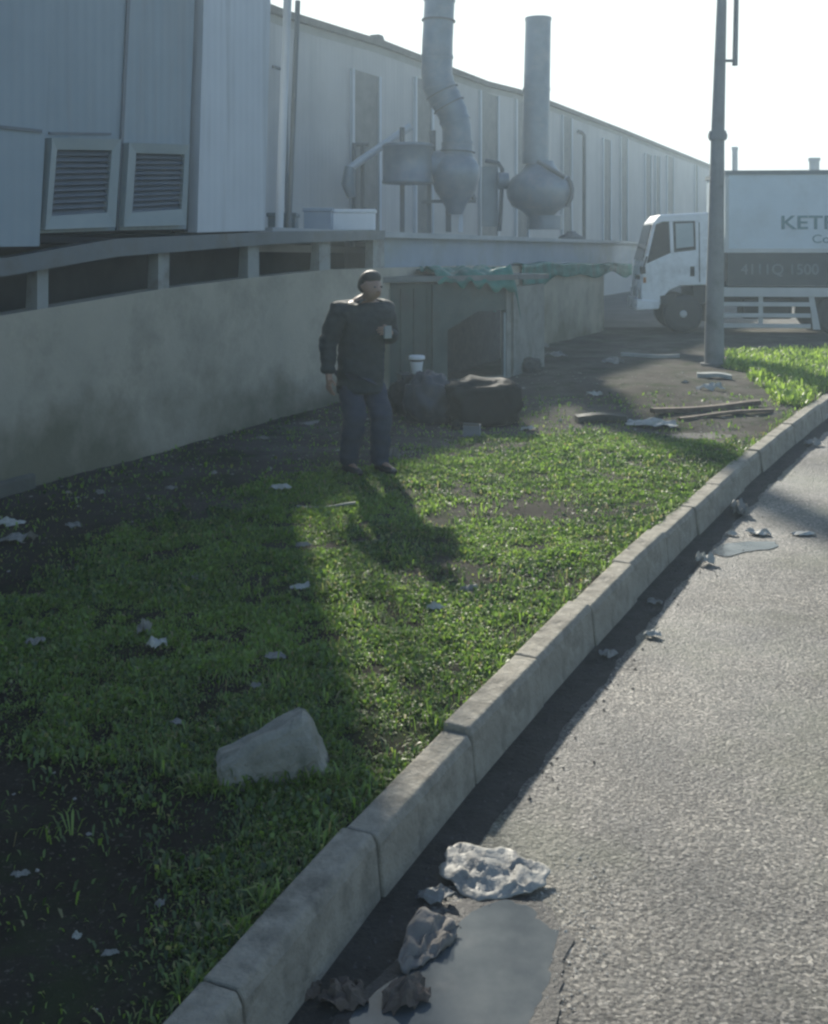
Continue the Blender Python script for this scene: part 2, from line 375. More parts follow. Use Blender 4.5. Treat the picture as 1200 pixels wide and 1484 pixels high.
# near-weighted sampling: density falls with distance
n = 1500000; yy = 2.4*(12.5/2.4)**rng.random(n); xx = rng.uniform(-4.4, 5.2, n)
dd = side(xx, yy); gm = inpoly(xx, yy, GREEN)
gwid = fbm(xx, yy, 1.3, 5, 4); fine = fbm(xx, yy, 6, 9, 3)
jit_x = xx+.35*(fbm(xx, yy, 2, 31)-.5)*2; jit_y = yy+.5*(fbm(xx, yy, 2, 47)-.5)*2
gm = inpoly(jit_x+rng.normal(0, .10, n), jit_y+rng.normal(0, .16, n), GREEN)
bare = np.zeros(n)
for c, rx, ry in ((BARE[0], .5, .5), (BARE[1], .25, .3), (gnd(690, 735, .17), .35, .3)): bare = np.maximum(bare, np.exp(-(((xx-c.x)/rx)**2+((yy-c.y)/ry)**2)))
prob = np.where(gm, 1., np.where(yy < 5, .012, .03))*np.clip((fine-.22)*5, .15, 1)*np.clip((gwid-.18)*5, .3, 1)*(1-.95*np.clip(bare*1.3, 0, 1))
k = (dd > .015) & (rng.random(n) < prob)
xx, yy, gw, fn = xx[k], yy[k], gwid[k], fine[k]
ntuft = len(xx)
hgt = rng.uniform(.012, .032, ntuft)*(.6+1.3*np.clip(fn-.25, 0, 1))*(1+.05*yy)
tint = np.clip(.35+.9*(gw-.5)+rng.normal(0, .16, ntuft), 0, .8); tint = np.where(rng.random(ntuft) < .09, rng.uniform(.85, 1, ntuft), tint)
scatter_leaves('grass', xx, yy, zg(xx, yy)-.004, hgt, hgt*np.where(rng.random(ntuft) < .6, rng.uniform(.1, .2, ntuft), rng.uniform(.25, .4, ntuft))*(1+.05*yy), tint, GM, 'low green grass and clover covering the verge')
print('grass leaves', ntuft)
GM2 = leaf_mat('tall_grass_leaf', (.10, .18, .025), (.34, .50, .07), .6)
n = 60000; xx, yy = candidates(n, 3, 9.5, 11.5, 18.5)
jx = xx+.5*(fbm(xx, yy, 1.5, 3)-.5); k = (side(xx, yy) > .05) & (inpoly(jx, yy, TALL)) & (rng.random(n) < np.clip((fbm(xx, yy, 1.8, 77)-.36)*6, 0, 1)); xx, yy = xx[k], yy[k]; n = len(xx)
scatter_leaves('grass', xx, yy, zg(xx, yy)-.004, rng.uniform(.06, .17, n), rng.uniform(.012, .03, n), np.clip(rng.normal(.45, .2, n), 0, .8), GM2, 'taller bright green weeds at the foot of the pole')
# longer tufts that break up the carpet, thicker round the rock and along the kerb
tx_, ty_ = [], []
for _ in range(420):
    y_ = 2.6*(11/2.6)**rng.random(); x_ = rng.uniform(-3.5, 4.5); q_ = (np.array([x_]), np.array([y_]))
    if side(*q_)[0] > .03 and (inpoly(*q_, GREEN)[0] or rng.random() < .03): m_ = int(rng.integers(12, 45)); tx_.append(rng.normal(x_, .028+.004*y_, m_)); ty_.append(rng.normal(y_, .028+.004*y_, m_))
rc_ = gnd(392, 1148, .085)
for _ in range(36): a_ = rng.uniform(-.24, .24); tx_.append(rng.normal(rc_.x+a_, .02, 22)); ty_.append(rng.normal(rc_.y-.13+.14*max(0, a_), .022, 22))
for _ in range(70): p_, u_ = kerb_at(rng.uniform(6, 17)); c_ = p_-Vector((u_.y, -u_.x, 0))*.07; tx_.append(rng.normal(c_.x, .02, 18)); ty_.append(rng.normal(c_.y, .03, 18))
tx_, ty_ = np.concatenate(tx_), np.concatenate(ty_); k = side(tx_, ty_) > .045; tx_, ty_ = tx_[k], ty_[k]; n = len(tx_)
scatter_leaves('grass_tufts', tx_, ty_, zg(tx_, ty_)-.004, rng.uniform(.03, .085, n), rng.uniform(.003, .008, n)*(1+.06*ty_), np.where(rng.random(n) < .12, rng.uniform(.85, 1, n), np.clip(rng.normal(.4, .2, n), 0, .8)), GM, 'longer grass tufts standing out of the low green cover')
# pale crumbs and pebbles on the bare soil
def crumbs(name, cx_, cy_, sz, m, lab, flat=None):
    V = []; Fc = []
    for a, b, s_ in zip(cx_, cy_, sz):
        z0 = zat(a, b) if flat is None else flat; base = len(V); rx, ry, rz = s_*random.uniform(.6, 1.3), s_*random.uniform(.6, 1.3), s_*random.uniform(.3, .7); t = random.random()*6.28
        for ax in ((1, 0, 0), (0, 1, 0), (-1, 0, 0), (0, -1, 0), (.2, .1, 1), (-.1, .2, -.6)):
            u_ = (ax[0]*rx*random.uniform(.7, 1.2), ax[1]*ry*random.uniform(.7, 1.2))
            V.append((a+u_[0]*math.cos(t)-u_[1]*math.sin(t), b+u_[0]*math.sin(t)+u_[1]*math.cos(t), z0+ax[2]*rz+rz*.2))
        for q in ((0, 1, 4), (1, 2, 4), (2, 3, 4), (3, 0, 4), (1, 0, 5), (2, 1, 5), (3, 2, 5), (0, 3, 5)): Fc.append(tuple(base+i for i in q))
    mb = MB(); mb.add(V, Fc); return tag(mb.build(name, m), lab, 'gravel', kind='stuff')
PALE = mat('pale_rubble', (.33, .32, .29), (.18, .17, .15), .9, 30, .3, 80)
n = 9000; cx_, cy_ = candidates(n, -4.4, 4.5, 2.3, 15); k = (side(cx_, cy_) > .03) & (~inpoly(cx_, cy_, GREEN) | (rng.random(n) < .12)) & (((cx_+3)*UY-(cy_-7.77)*UX) > .05) & (rng.random(n) < np.clip((fbm(cx_, cy_, 2, 55)-.35)*4, .1, 1)*.5)
cx_, cy_ = cx_[k], cy_[k]; crumbs('pebbles', cx_, cy_, rng.gamma(2, .0045, len(cx_))+.003, PALE, 'small pale stones and rubble crumbs scattered on bare soil')
sx_, sy_ = candidates(26000, .0, 1.4, 2.5, 4.4)
pe = g2([(700, 1330), (770, 1240), (860, 1220), (900, 1300), (900, 1400), (880, 1500), (780, 1500), (800, 1400), (770, 1320)])
pz = [tuple(gnd(a, b, 0)[:2]) for a, b in [(730, 1330), (770, 1245), (850, 1225), (900, 1300), (905, 1400), (900, 1500), (765, 1500), (795, 1420), (800, 1350), (760, 1310)]]
k = inpoly(sx_, sy_, pz) & (rng.random(len(sx_)) < np.clip((fbm(sx_, sy_, 6, 91)-.32)*1.6, 0, .5))
crumbs('chippings', sx_[k], sy_[k], rng.gamma(2, .0008, int(k.sum()))+.0012, mat('pale_chippings', (.50, .48, .42), (.25, .24, .21), .6, 60, .2, 80), 'loose pale stone chippings on the asphalt by the puddle', flat=.003)
exec('''
DR = mat('dark_grit', (.11, .10, .09), (.05, .045, .04), .9, 30, .3, 80)
gd = rng.uniform(3.0, 16, 1500); go = .15+np.abs(rng.normal(0, .09, 1500)); gp = [kerb_at(a) for a in gd]
V = []; Fc = []
for (p_, u_), o_ in zip(gp, go):
    c = p_+Vector((u_.y, -u_.x, 0))*o_; s_ = random.uniform(.002, .009); b0 = len(V)
    for a in range(4): V.append((c.x+s_*math.cos(a*1.57+o_*90)*random.uniform(.6, 1.3), c.y+s_*math.sin(a*1.57+o_*90), .003))
    V.append((c.x, c.y, .003+s_*.8))
    for a in range(4): Fc.append((b0+a, b0+(a+1) % 4, b0+4))
mb = MB(); mb.add(V, Fc); tag(mb.build('grit', DR), 'dark grit and crumbs lying along the gutter', 'gravel', kind='stuff')
''')

# ------------------------------------------------------------------ boundary wall with its steel beam
WC = mat('rendered_concrete', (.42, .385, .31), (.34, .32, .26), .88, 1.6, .25, 30, grime=(.22, .21, .165), gscale=.9, streak=False)
top = [(-10, 1.45), (wp(0, 458)[0], wp(0, 458)[1]), (wp(240, 418)[0], wp(240, 418)[1]), (wp(370, 402)[0], wp(370, 402)[1]), (wp(480, 388)[0], wp(480, 388)[1]-.02), (9, 1.66), (16.5, 1.5)]
wall = empty('boundary_wall', P(0, 0, .1)); tag(wall, 'long low grey rendered wall at the back of the verge', 'wall')
def child(o, p): o.parent = p; o.matrix_parent_inverse = Matrix.Translation(p.location).inverted(); return o
mb = MB()
for (s1, z1), (s2, z2) in zip(top[:-1], top[1:]):
    mb.hexa([P(s1, 0, .05), P(s2, 0, .05), P(s2, -.2, .05), P(s1, -.2, .05)], [P(s1, 0, z1), P(s2, 0, z2), P(s2, -.2, z2), P(s1, -.2, z1)])
v_ = mb.v; 
n_ = WC.node_tree; p_ = n_.nodes['Principled BSDF']; src = p_.inputs['Base Color'].links[0].from_socket; tc_ = n_.nodes.new('ShaderNodeTexCoord')
sz_ = n_.nodes.new('ShaderNodeSeparateXYZ'); n_.links.new(tc_.outputs['Object'], sz_.inputs[0]); ma_ = n_.nodes.new('ShaderNodeMath'); ma_.operation = 'MULTIPLY_ADD'
n_.links.new(sz_.outputs[2], ma_.inputs[0]); ma_.inputs[1].default_value = -.28; n_.links.new(nz(n_, tc_.outputs['Object'], .75, 7, .62), ma_.inputs[2])
n_.links.new(mix(n_, ramp(n_, ma_.outputs[0], [(.28, (0, 0, 0)), (.50, (.75, .75, .75))]), src, (.10, .10, .06)), p_.inputs['Base Color'])   # mould blotches creeping up from the damp foot
child(mb.build('wall', WC), wall)
mb = MB(); s1 = wp(46, 700)[0]; mb.hexa([P(-6, 0.001, .05), P(s1, 0.001, .05), P(s1, .06, .05), P(-6, .06, .05)], [P(-6, .001, .30), P(s1, .001, .28), P(s1, .05, .27), P(-6, .05, .29)])
child(mb.build('plinth', mat('plinth_concrete', (.12, .12, .10), (.07, .072, .06), .9, 3, .4, 30), bevel=.02), wall)

GS = mat('grey_painted_steel', (.16, .18, .19), (.12, .135, .142), .6, 2, .08, 20, grime=(.12, .115, .10), gscale=2)
beam = empty('canopy_frame', P(0, 0, 1.5)); tag(beam, 'grey steel canopy beam on short posts along the wall top', 'canopy frame')
bt = [(-10, 1.86, 1.72), (*[wp(0, 374)[0]], wp(0, 374)[1], wp(0, 400)[1]), (wp(160, 346)[0], wp(160, 346)[1], wp(160, 372)[1]), (wp(400, 335)[0], wp(400, 335)[1], wp(400, 353)[1]), (wp(552, 334)[0], wp(552, 334)[1], wp(552, 347)[1])]
mb = MB()
for (s1, a1, b1), (s2, a2, b2) in zip(bt[:-1], bt[1:]):
    mb.hexa([P(s1, .06, b1), P(s2, .06, b2), P(s2, -.12, b2), P(s1, -.12, b1)], [P(s1, .06, a1), P(s2, .06, a2), P(s2, -.12, a2), P(s1, -.12, a1)])
child(mb.build('beam', GS), beam)
def interp(tab, s, k):
    for a, b in zip(tab[:-1], tab[1:]):
        if s <= b[0] or b is tab[-1]: t = (s-a[0])/(b[0]-a[0]); return a[k]*(1-t)+b[k]*t
PS = mat('pale_post_paint', (.30, .32, .31), (.22, .24, .235), .6, 3, .1, 20, grime=(.16, .15, .13), gscale=4)
for px in (-115, 65, 240, 370, 473, 551):
    s1 = wp(px-8, 400)[0]; s2 = wp(px+8, 400)[0]; mb = MB(); zt = interp(top, s1, 1); zb = interp(bt, s1, 2)
    mb.hexa([P(s1, -.02, zt), P(s2, -.02, zt), P(s2, -.14, zt), P(s1, -.14, zt)], [P(s1, -.02, zb+.02), P(s2, -.02, zb+.02), P(s2, -.119, zb+.02), P(s1, -.119, zb+.02)])
    child(mb.build('post', PS), beam)

# ------------------------------------------------------------------ near building
def panel_mat(name, c, c2, rough=.5, ribs=0, grime=(.22, .23, .23)):
    m = bpy.data.materials.new(name); m.use_nodes = True; n = m.node_tree; p = n.nodes['Principled BSDF']
    tc = n.nodes.new('ShaderNodeTexCoord'); mp = n.nodes.new('ShaderNodeMapping'); mp.inputs['Rotation'].default_value = (0, 0, -ROT)
    n.links.new(tc.outputs['Object'], mp.inputs[0]); co = mp.outputs[0]
    col = ramp(n, nz(n, co, .8, 5, .6), [(.3, c2), (.7, c)])
    st = ramp(n, nz(n, co, 2.2, 6, .7, (1, 1, .06)), [(.5, (0, 0, 0)), (.75, (.8, .8, .8))]); col = mix(n, st, col, grime)
    n.links.new(col, p.inputs['Base Color']); p.inputs['Roughness'].default_value = rough; p.inputs['Specular IOR Level'].default_value = .4
    if ribs:
        wv = n.nodes.new('ShaderNodeTexWave'); wv.wave_type = 'BANDS'; wv.bands_direction = 'X'; wv.wave_profile = 'SIN'
        wv.inputs['Scale'].default_value = ribs; n.links.new(co, wv.inputs['Vector'])
        b = n.nodes.new('ShaderNodeBump'); b.inputs['Strength'].default_value = .12; b.inputs['Distance'].default_value = .02
        n.links.new(wv.outputs[0], b.inputs['Height']); n.links.new(b.outputs[0], p.inputs['Normal'])
    return m
PB = panel_mat('blue_grey_cladding', (.25, .31, .35), (.20, .26, .30), .5, 3)
PL = panel_mat('pale_cladding', (.50, .54, .58), (.42, .46, .50), .45, 3)
PF = panel_mat('far_cladding', (.46, .455, .44), (.38, .38, .37), .6, 2.2, (.33, .33, .33))
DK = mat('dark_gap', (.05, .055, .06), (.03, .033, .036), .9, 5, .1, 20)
FR = mat('window_frame_paint', (.25, .30, .31), (.21, .26, .275), .5, 3, .05, 20)
LV = mat('louvre_metal', (.13, .155, .18), (.10, .12, .145), .5, 4, .05, 30)
ZT = 4.95
nb = empty('near_building', P(0, -2, .1)); tag(nb, 'tall blue-grey clad building hanging over the wall at left', 'building')
def panel(name, tl, tr, br, bl, o0, o1, m, par):
    pts = [wp(*tl, o1), wp(*tr, o1), wp(*br, o1), wp(*bl, o1)]
    mb = MB(); wq(mb, pts, o0, o1); return child(mb.build(name, m), par)
def ext(x, y0, y1, z=ZT):
    """(s, z) of a seam seen at x,y0 (upper) and y1 given slope, carried up to height z"""
    return
def strip(name, xb0, xb1, yb0, yb1, o, m, zt=ZT, skew=.06, o0=-.32, slop=.0):
    """cladding sheet: bottom corners in the photo, sides leaning a little, up to the eaves"""
    sA, zA = wp(xb0, yb0, o); sB, zB = wp(xb1, yb1, o)
    a = [(sA, zA), (sB, zB), (sB+skew*(zt-zB), zt), (sA+skew*(zt-zA), zt)]
    mb = MB(); wq(mb, a, o0, o); return child(mb.build(name, m), nb)
SK = .07
s0_, z0_ = wp(57, 357, .06)
mb = MB(); wq(mb, [(-10, z0_-.05), (s0_, z0_), (s0_+SK*(ZT-z0_), ZT), (-10, ZT)], -.32, .06); child(mb.build('cladding', PB), nb)
strip('cladding', 57, 172, 338, 334, 0, PB); strip('cladding', 172, 270, 334, 332, .005, PB)
strip('cladding', 286, 384, 337, 334, .05, PL, skew=.045)
strip('joint_cover', 267, 287, 336, 335, -.06, DK)
# the body behind the cladding
sE = wp(386, 335, 0)[0]
mb = MB(); mb.hexa([P(-10, -.33, 2.2), P(sE-.03, -.33, 2.2), P(sE-.03, -3.9, 2.2), P(-10, -3.9, 2.2)], [P(-10, -.33, ZT-.02), P(sE-.02, -.33, ZT-.02), P(sE-.02, -3.9, ZT-.02), P(-10, -3.9, ZT-.02)])
child(mb.build('wall', PB), nb)
mb = MB(); mb.hexa([P(-10, .16, ZT+.003), P(sE+.04, .16, ZT+.003), P(sE+.04, -3.95, ZT+.003), P(-10, -3.95, ZT+.003)], [P(-10, .16, ZT+.1), P(sE+.04, .16, ZT+.1), P(sE+.04, -3.95, ZT+.1), P(-10, -3.95, ZT+.1)])
child(mb.build('roof', GS), nb)
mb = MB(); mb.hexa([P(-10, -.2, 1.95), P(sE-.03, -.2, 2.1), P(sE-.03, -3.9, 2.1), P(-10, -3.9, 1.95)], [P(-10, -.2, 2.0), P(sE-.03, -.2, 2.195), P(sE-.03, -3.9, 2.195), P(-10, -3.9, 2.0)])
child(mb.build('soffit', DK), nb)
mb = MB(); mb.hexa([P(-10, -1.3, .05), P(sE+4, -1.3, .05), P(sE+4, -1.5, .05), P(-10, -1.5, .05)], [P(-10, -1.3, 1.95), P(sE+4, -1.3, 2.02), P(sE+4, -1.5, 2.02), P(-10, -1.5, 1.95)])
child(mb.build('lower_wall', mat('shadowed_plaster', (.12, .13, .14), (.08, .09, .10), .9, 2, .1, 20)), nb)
# seam lines
for (x, y, xt, yt) in ((168, 334, 192, 60),):
    s1, z1 = wp(x, y, .01); s2 = s1+SK*(ZT-z1); mb = MB(); wq(mb, [(s1, z1), (s1+.035, z1), (s2+.035, ZT), (s2, ZT)], .0, .018); child(mb.build('seam', LV), nb)
s1, z1 = wp(-20, 196, .06); s2, z2 = wp(62, 193, .06); mb = MB(); wq(mb, [(-10, z1-.12), (s2-.02, z2), (s2-.02, z2+.025), (-10, z1-.095)], .05, .075); child(mb.build('seam', LV), nb)
s1, z1 = wp(70, 195, .0); s2, z2 = wp(160, 196, .0); mb = MB(); wq(mb, [(s1, z1), (s2, z2), (s2, z2+.02), (s1, z1+.02)], -.01, .012); child(mb.build('seam', LV), nb)
def louvre(out, inn, lab):
    so_ = [wp(a, b, .02) for a, b in out]; si = [wp(a, b, .02) for a, b in inn]
    mb = MB()
    for i in range(4):
        j = (i+1) % 4; mb.hexa([P(*(so_[i][0], .0, so_[i][1])), P(so_[j][0], .0, so_[j][1]), P(si[j][0], .0, si[j][1]), P(si[i][0], .0, si[i][1])],
                               [P(so_[i][0], .075, so_[i][1]), P(so_[j][0], .075, so_[j][1]), P(si[j][0], .06, si[j][1]), P(si[i][0], .06, si[i][1])])
    w_ = child(mb.build('window', FR), nb); tag(w_, lab)
    mb = MB(); tl, tr, br, bl = si; N = 11
    for k in range(N):
        for t0, t1, oo in ((k/N, (k+.86)/N, 0),):
            L0 = (tl[0]*(1-t0)+bl[0]*t0, tl[1]*(1-t0)+bl[1]*t0); R0 = (tr[0]*(1-t0)+br[0]*t0, tr[1]*(1-t0)+br[1]*t0)
            L1 = (tl[0]*(1-t1)+bl[0]*t1, tl[1]*(1-t1)+bl[1]*t1); R1 = (tr[0]*(1-t1)+br[0]*t1, tr[1]*(1-t1)+br[1]*t1)
            mb.hexa([P(L0[0], .008, L0[1]), P(R0[0], .008, R0[1]), P(R0[0], .016, R0[1]-.006), P(L0[0], .016, L0[1]-.006)], [P(L1[0], .042, L1[1]), P(R1[0], .042, R1[1]), P(R1[0], .05, R1[1]-.004), P(L1[0], .05, L1[1]-.004)])
    c = mb.build('slats', LV); c.parent = w_; c.matrix_parent_inverse = (w_.matrix_parent_inverse.inverted() @ Matrix.Identity(4)) @ Matrix.Identity(4)
    c.matrix_parent_inverse = Matrix.Identity(4)
    return w_
louvre([(68, 200), (168, 202), (160, 329), (58, 333)], [(77, 217), (157, 218), (150, 308), (69, 313)], 'left louvred window in a pale frame')
louvre([(180, 207), (268, 210), (263, 326), (172, 329)], [(192, 222), (263, 224), (258, 303), (186, 308)], 'right louvred window in a pale frame')
# drain pipe and oddments at the building's end
mb = MB(); sp, zp = wp(404, 330, -.25); mb.tube([P(sp, -.25, zp-.1), P(sp+.1, -.25, zp+1.4), P(sp+.2, -.25, ZT)], .045); child(mb.build('drain_pipe', PL), nb)
mb = MB(); sp, zp = wp(418, 330, -.35); mb.tube([P(sp, -.35, zp-.1), P(sp+.1, -.35, zp+1.2), P(sp+.2, -.35, ZT-.2)], .03); child(mb.build('drain_pipe', GS), nb)

# ------------------------------------------------------------------ shed roof with equipment, fascia
shed = empty('lean_to_roof', P(9, -2, 2)); tag(shed, 'low flat lean-to roof with blue-grey fascia before the long hall', 'lean-to roof')
sA = wp(552, 340, -.12)[0]; sB = wp(925, 350, -.12)[0]
def tz(s): return 2.14+(s-sA)/(sB-sA)*(2.03-2.14)
FB = mat('fascia_blue_sheet', (.26, .32, .40), (.20, .26, .33), .5, 1.5, .05, 15, grime=(.20, .25, .26), gscale=2)
mb = MB(); mb.hexa([P(sA, -.12, 1.68), P(sB, -.12, 1.42), P(sB, -.2, 1.42), P(sA, -.2, 1.68)], [P(sA, -.12, 2.07), P(sB, -.12, 1.97), P(sB, -.2, 1.97), P(sA, -.2, 2.07)])
child(mb.build('fascia', FB), shed)
mb = MB(); s1 = sE+.12
mb.hexa([P(s1, .0, tz(s1)-.075), P(sB, .0, tz(sB)-.062), P(sB, -4.0, tz(sB)-.062), P(s1, -4., tz(s1)-.075)], [P(s1, .0, tz(s1)), P(sB, .0, tz(sB)), P(sB, -4., tz(sB)), P(s1, -4., tz(s1))])
child(mb.build('roof', mat('roof_edge_metal', (.34, .37, .39), (.26, .29, .31), .6, 2, .05, 15)), shed)
mb = MB(); s2 = wp(552, 340, -.6)[0]; mb.hexa([P(s1+.8, -.7, 1.9), P(s2, -.7, 1.86), P(s2, -.74, 1.86), P(s1+.8, -.74, 1.9)], [P(s1+.8, -.7, 2.0), P(s2, -.7, 1.93), P(s2, -.74, 1.93), P(s1+.8, -.74, 2.0)])
child(mb.build('pale_rail', mat('pale_rail_paint', (.5, .52, .52), (.4, .42, .42), .5, 3, .05)), shed)

# ------------------------------------------------------------------ far hall
OF = -4.07
hall = empty('long_hall', P(20, -6, .1)); tag(hall, 'long pale industrial hall with dark eaves running into the distance', 'industrial hall')
sF0, sF1 = -2, 62
rz_tab = [(sF0, 6.12)]+[(wp(x, y, OF)[0], wp(x, y, OF)[1]) for x, y in ((405, 20), (550, 64), (655, 104), (700, 121), (745, 132), (800, 152), (900, 190), (1028, 241))]+[(sF1, 6.05)]
mb = MB()
for (s1, z1), (s2, z2) in zip(rz_tab[:-1], rz_tab[1:]):
    mb.hexa([P(s1, OF, .05), P(s2, OF, .05), P(s2, OF-9, .05), P(s1, OF-9, .05)], [P(s1, OF, z1-.06), P(s2, OF, z2-.06), P(s2, OF-9, z2+.5), P(s1, OF-9, z1+.5)])
child(mb.build('wall', PF), hall)
EV = mat('eaves_dark', (.12, .12, .115), (.08, .08, .08), .7, 2, .05)
mb = MB()
for (s1, z1), (s2, z2) in zip(rz_tab[:-1], rz_tab[1:]):
    mb.hexa([P(s1, OF+.14, z1-.07), P(s2, OF+.14, z2-.07), P(s2, OF-.05, z2-.07), P(s1, OF-.05, z1-.07)], [P(s1, OF+.16, z1+.05), P(s2, OF+.16, z2+.05), P(s2, OF-9.2, z2+.56), P(s1, OF-9.2, z1+.56)])
child(mb.build('roof', EV), hall)
mb = MB(); s1, z1 = wp(552, 62, OF+.1); mb.hexa([P(s1-.12, OF+.15, z1), P(s1+.12, OF+.15, z1), P(s1+.12, OF-.1, z1), P(s1-.12, OF-.1, z1)], [P(s1-.1, OF+.1, z1+.16), P(s1+.1, OF+.1, z1+.16), P(s1+.1, OF-.1, z1+.16), P(s1-.1, OF-.1, z1+.16)]); child(mb.build('roof_bracket', EV), hall)
# frieze under the eaves
mb = MB()
for (s1, z1), (s2, z2) in zip(rz_tab[:-1], rz_tab[1:]):
    mb.hexa([P(s1, OF+.005, z1-.2), P(s2, OF+.005, z2-.2), P(s2, OF-.02, z2-.2), P(s1, OF-.02, z1-.2)], [P(s1, OF+.045, z1-.072), P(s2, OF+.045, z2-.072), P(s2, OF-.02, z2-.072), P(s1, OF-.02, z1-.072)])
child(mb.build('frieze', mat('frieze_grey', (.36, .37, .36), (.3, .31, .3), .7, 2, .05)), hall)
WDK = mat('dark_strip_window', (.16, .165, .16), (.11, .115, .115), .55, 3, .05, 20)
for px, wpx, y0, y1 in ((528, 36, 100, 330), (612, 22, 112, 330), (707, 24, 128, 330), (755, 16, 140, 330), (820, 12, 160, 330), (878, 10, 200, 345), (903, 9, 196, 345), (938, 8, 222, 345), (952, 6, 225, 345), (970, 9, 225, 345), (1008, 4, 238, 345)):
    a = wp(px-wpx/2, y0, OF); b = wp(px+wpx/2, y0, OF); mb = MB()
    zt = min(a[1], interp([(s, z) for s, z in rz_tab], a[0], 1)-.21)
    wq(mb, [(a[0], 1.9), (b[0], 1.9), (b[0], zt), (a[0], zt)], OF-.02, OF+.03); child(mb.build('window', WDK), hall)
    for q in (a[0]-.09, b[0]):
        mb = MB(); wq(mb, [(q, 1.9), (q+.09, 1.9), (q+.09, zt+.0), (q, zt+.0)], OF-.02, OF+.07); child(mb.build('trim', PL), hall)
for px, y0 in ((850, 192), (421, 100)):
    a = wp(px, y0, OF+.3); mb = MB(); mb.tube([P(a[0], OF+.22, 1.95), P(a[0], OF+.22, a[1]-.1), P(a[0], OF+.15, a[1]), P(a[0]-.25, OF+.1, a[1]+.02)], .06 if px > 500 else .03, 10); child(mb.build('drain_pipe', EV if px > 500 else GS), hall)

# ------------------------------------------------------------------ rooftop extraction plant
DU = mat('galvanised_duct', (.17, .215, .26), (.125, .16, .195), .45, 3, .06, 12, metal=.35, grime=(.22, .23, .24), gscale=2)
DD = mat('dark_frame_steel', (.12, .13, .14), (.08, .09, .1), .6, 3, .05)
OD = -2.0
def at(px, py, o=OD): s, z = wp(px, py, o); return P(s, o, z)
def Yat(px, o=OD): return at(px, 352, o).y
b0 = at(640, 330); fan = empty('exhaust_fan', b0); tag(fan, 'extraction fan with round drum and S-bent duct rising out of the photo', 'exhaust fan')
sc_ = F/Yat(640)
def rel(px, py, dy=0): p = at(640, 352); return Vector(((px-600)/F*p.y, p.y+dy, H-(py-HY)/F*p.y))
mb = MB(); pts = [(662, 232), (663, 208), (662, 185), (656, 163), (645, 143), (636, 125), (633, 105), (634, 60), (637, 0), (640, -70)]
rr = [.33, .28, .27, .28, .29, .30, .29, .285, .28, .28]
path = [rel(*p) for p in pts]; fine_p = []; fr = []
for i in range(len(path)-1):
    for t in (0, .5): fine_p.append(path[i].lerp(path[i+1], t)); fr.append(rr[i]*(1-t)+rr[i+1]*t)
fine_p.append(path[-1]); fr.append(rr[-1])
mb.tube(fine_p, fr, 24); 
for i in (2, 5, 8, 10, 13, 16): 
    if i+1 < len(fine_p): d = (fine_p[i+1]-fine_p[i]).normalized()*.03; mb.tube([fine_p[i]-d, fine_p[i]+d], fr[i]+.015, 24)
child(mb.build('duct', DU), fan)
mb = MB()
for i in (1, 7, 9, 15):
    if i+1 < len(fine_p):
        d = (fine_p[i+1]-fine_p[i]).normalized()*.012; mb.tube([fine_p[i]-d, fine_p[i]+d], fr[i]+.035, 24)
child(mb.build('flange', DD), fan)
c = rel(660, 250); mb = MB(); M = Matrix.Translation(c)
mb.lathe([(.14, -.78), (.2, -.62), (.38, -.35), (.45, -.1), (.45, .12), (.36, .26), (.3, .33)], 28, M); child(mb.build('housing', DU), fan)
c = rel(592, 238, -.05); mb = MB(); M = Matrix.Translation(c)
mb.lathe([(.46, -.37), (.49, -.36), (.49, -.31), (.475, -.30), (.475, .30), (.49, .31), (.49, .35), (.46, .37)], 32, M); child(mb.build('drum', DU), fan)
mb = MB(); a = rel(625, 240); b = rel(652, 240); mb.tube([a, b], .3, 20); child(mb.build('connector', DU), fan)
for px, y0, y1, w_ in ((583, 268, 334, .045), (622, 268, 334, .04), (650, 285, 334, .05), (668, 285, 334, .04)):
    mb = MB(); a = rel(px, y0, .05); b = rel(px, y1, .05); mb.box(a.x-w_, a.x+w_, a.y-w_, a.y+w_, b.z-.03, a.z); child(mb.build('leg', DD if px != 668 else PL), fan)
mb = MB(); a = rel(612, 291); b = rel(690, 293); mb.box(a.x, b.x, a.y-.06, a.y+.1, a.z-.04, a.z+.02); mb.tube([rel(678, 270), rel(688, 290)], .05, 8); child(mb.build('support_bar', DD), fan)
mb = MB(); mb.tube([rel(583, 185, -.05), rel(583, 212, -.05)], .05, 8); mb.tube([rel(627, 190, -.1), rel(627, 262, -.1)], .06, 8); child(mb.build('lifting_post', DD), fan)
mb = MB(); mb.tube([rel(505, 243, .3), rel(520, 232, .3), rel(596, 180, .3)], .075, 12); t_ = child(mb.build('diagonal_pipe', PL), fan)
mb = MB(); mb.tube([rel(506, 240, .3), rel(503, 265, .3), rel(508, 285, .3)], [.1, .13, .08], 12); child(mb.build('pipe_outlet', DU), fan)
pf = empty('pipe_stand', rel(521, 334, .5)); tag(pf, 'thin dark steel post frame under the diagonal pipe', 'pipe stand')
mb = MB()
for px in (511, 524): mb.tube([rel(px, 205, .5), rel(px, 334, .5)], .045, 8)
mb.tube([rel(508, 206, .5), rel(533, 206, .5)], .04, 8); mb.tube([rel(508, 327, .5), rel(530, 327, .5)], .05, 8); child(mb.build('frame', DD), pf)

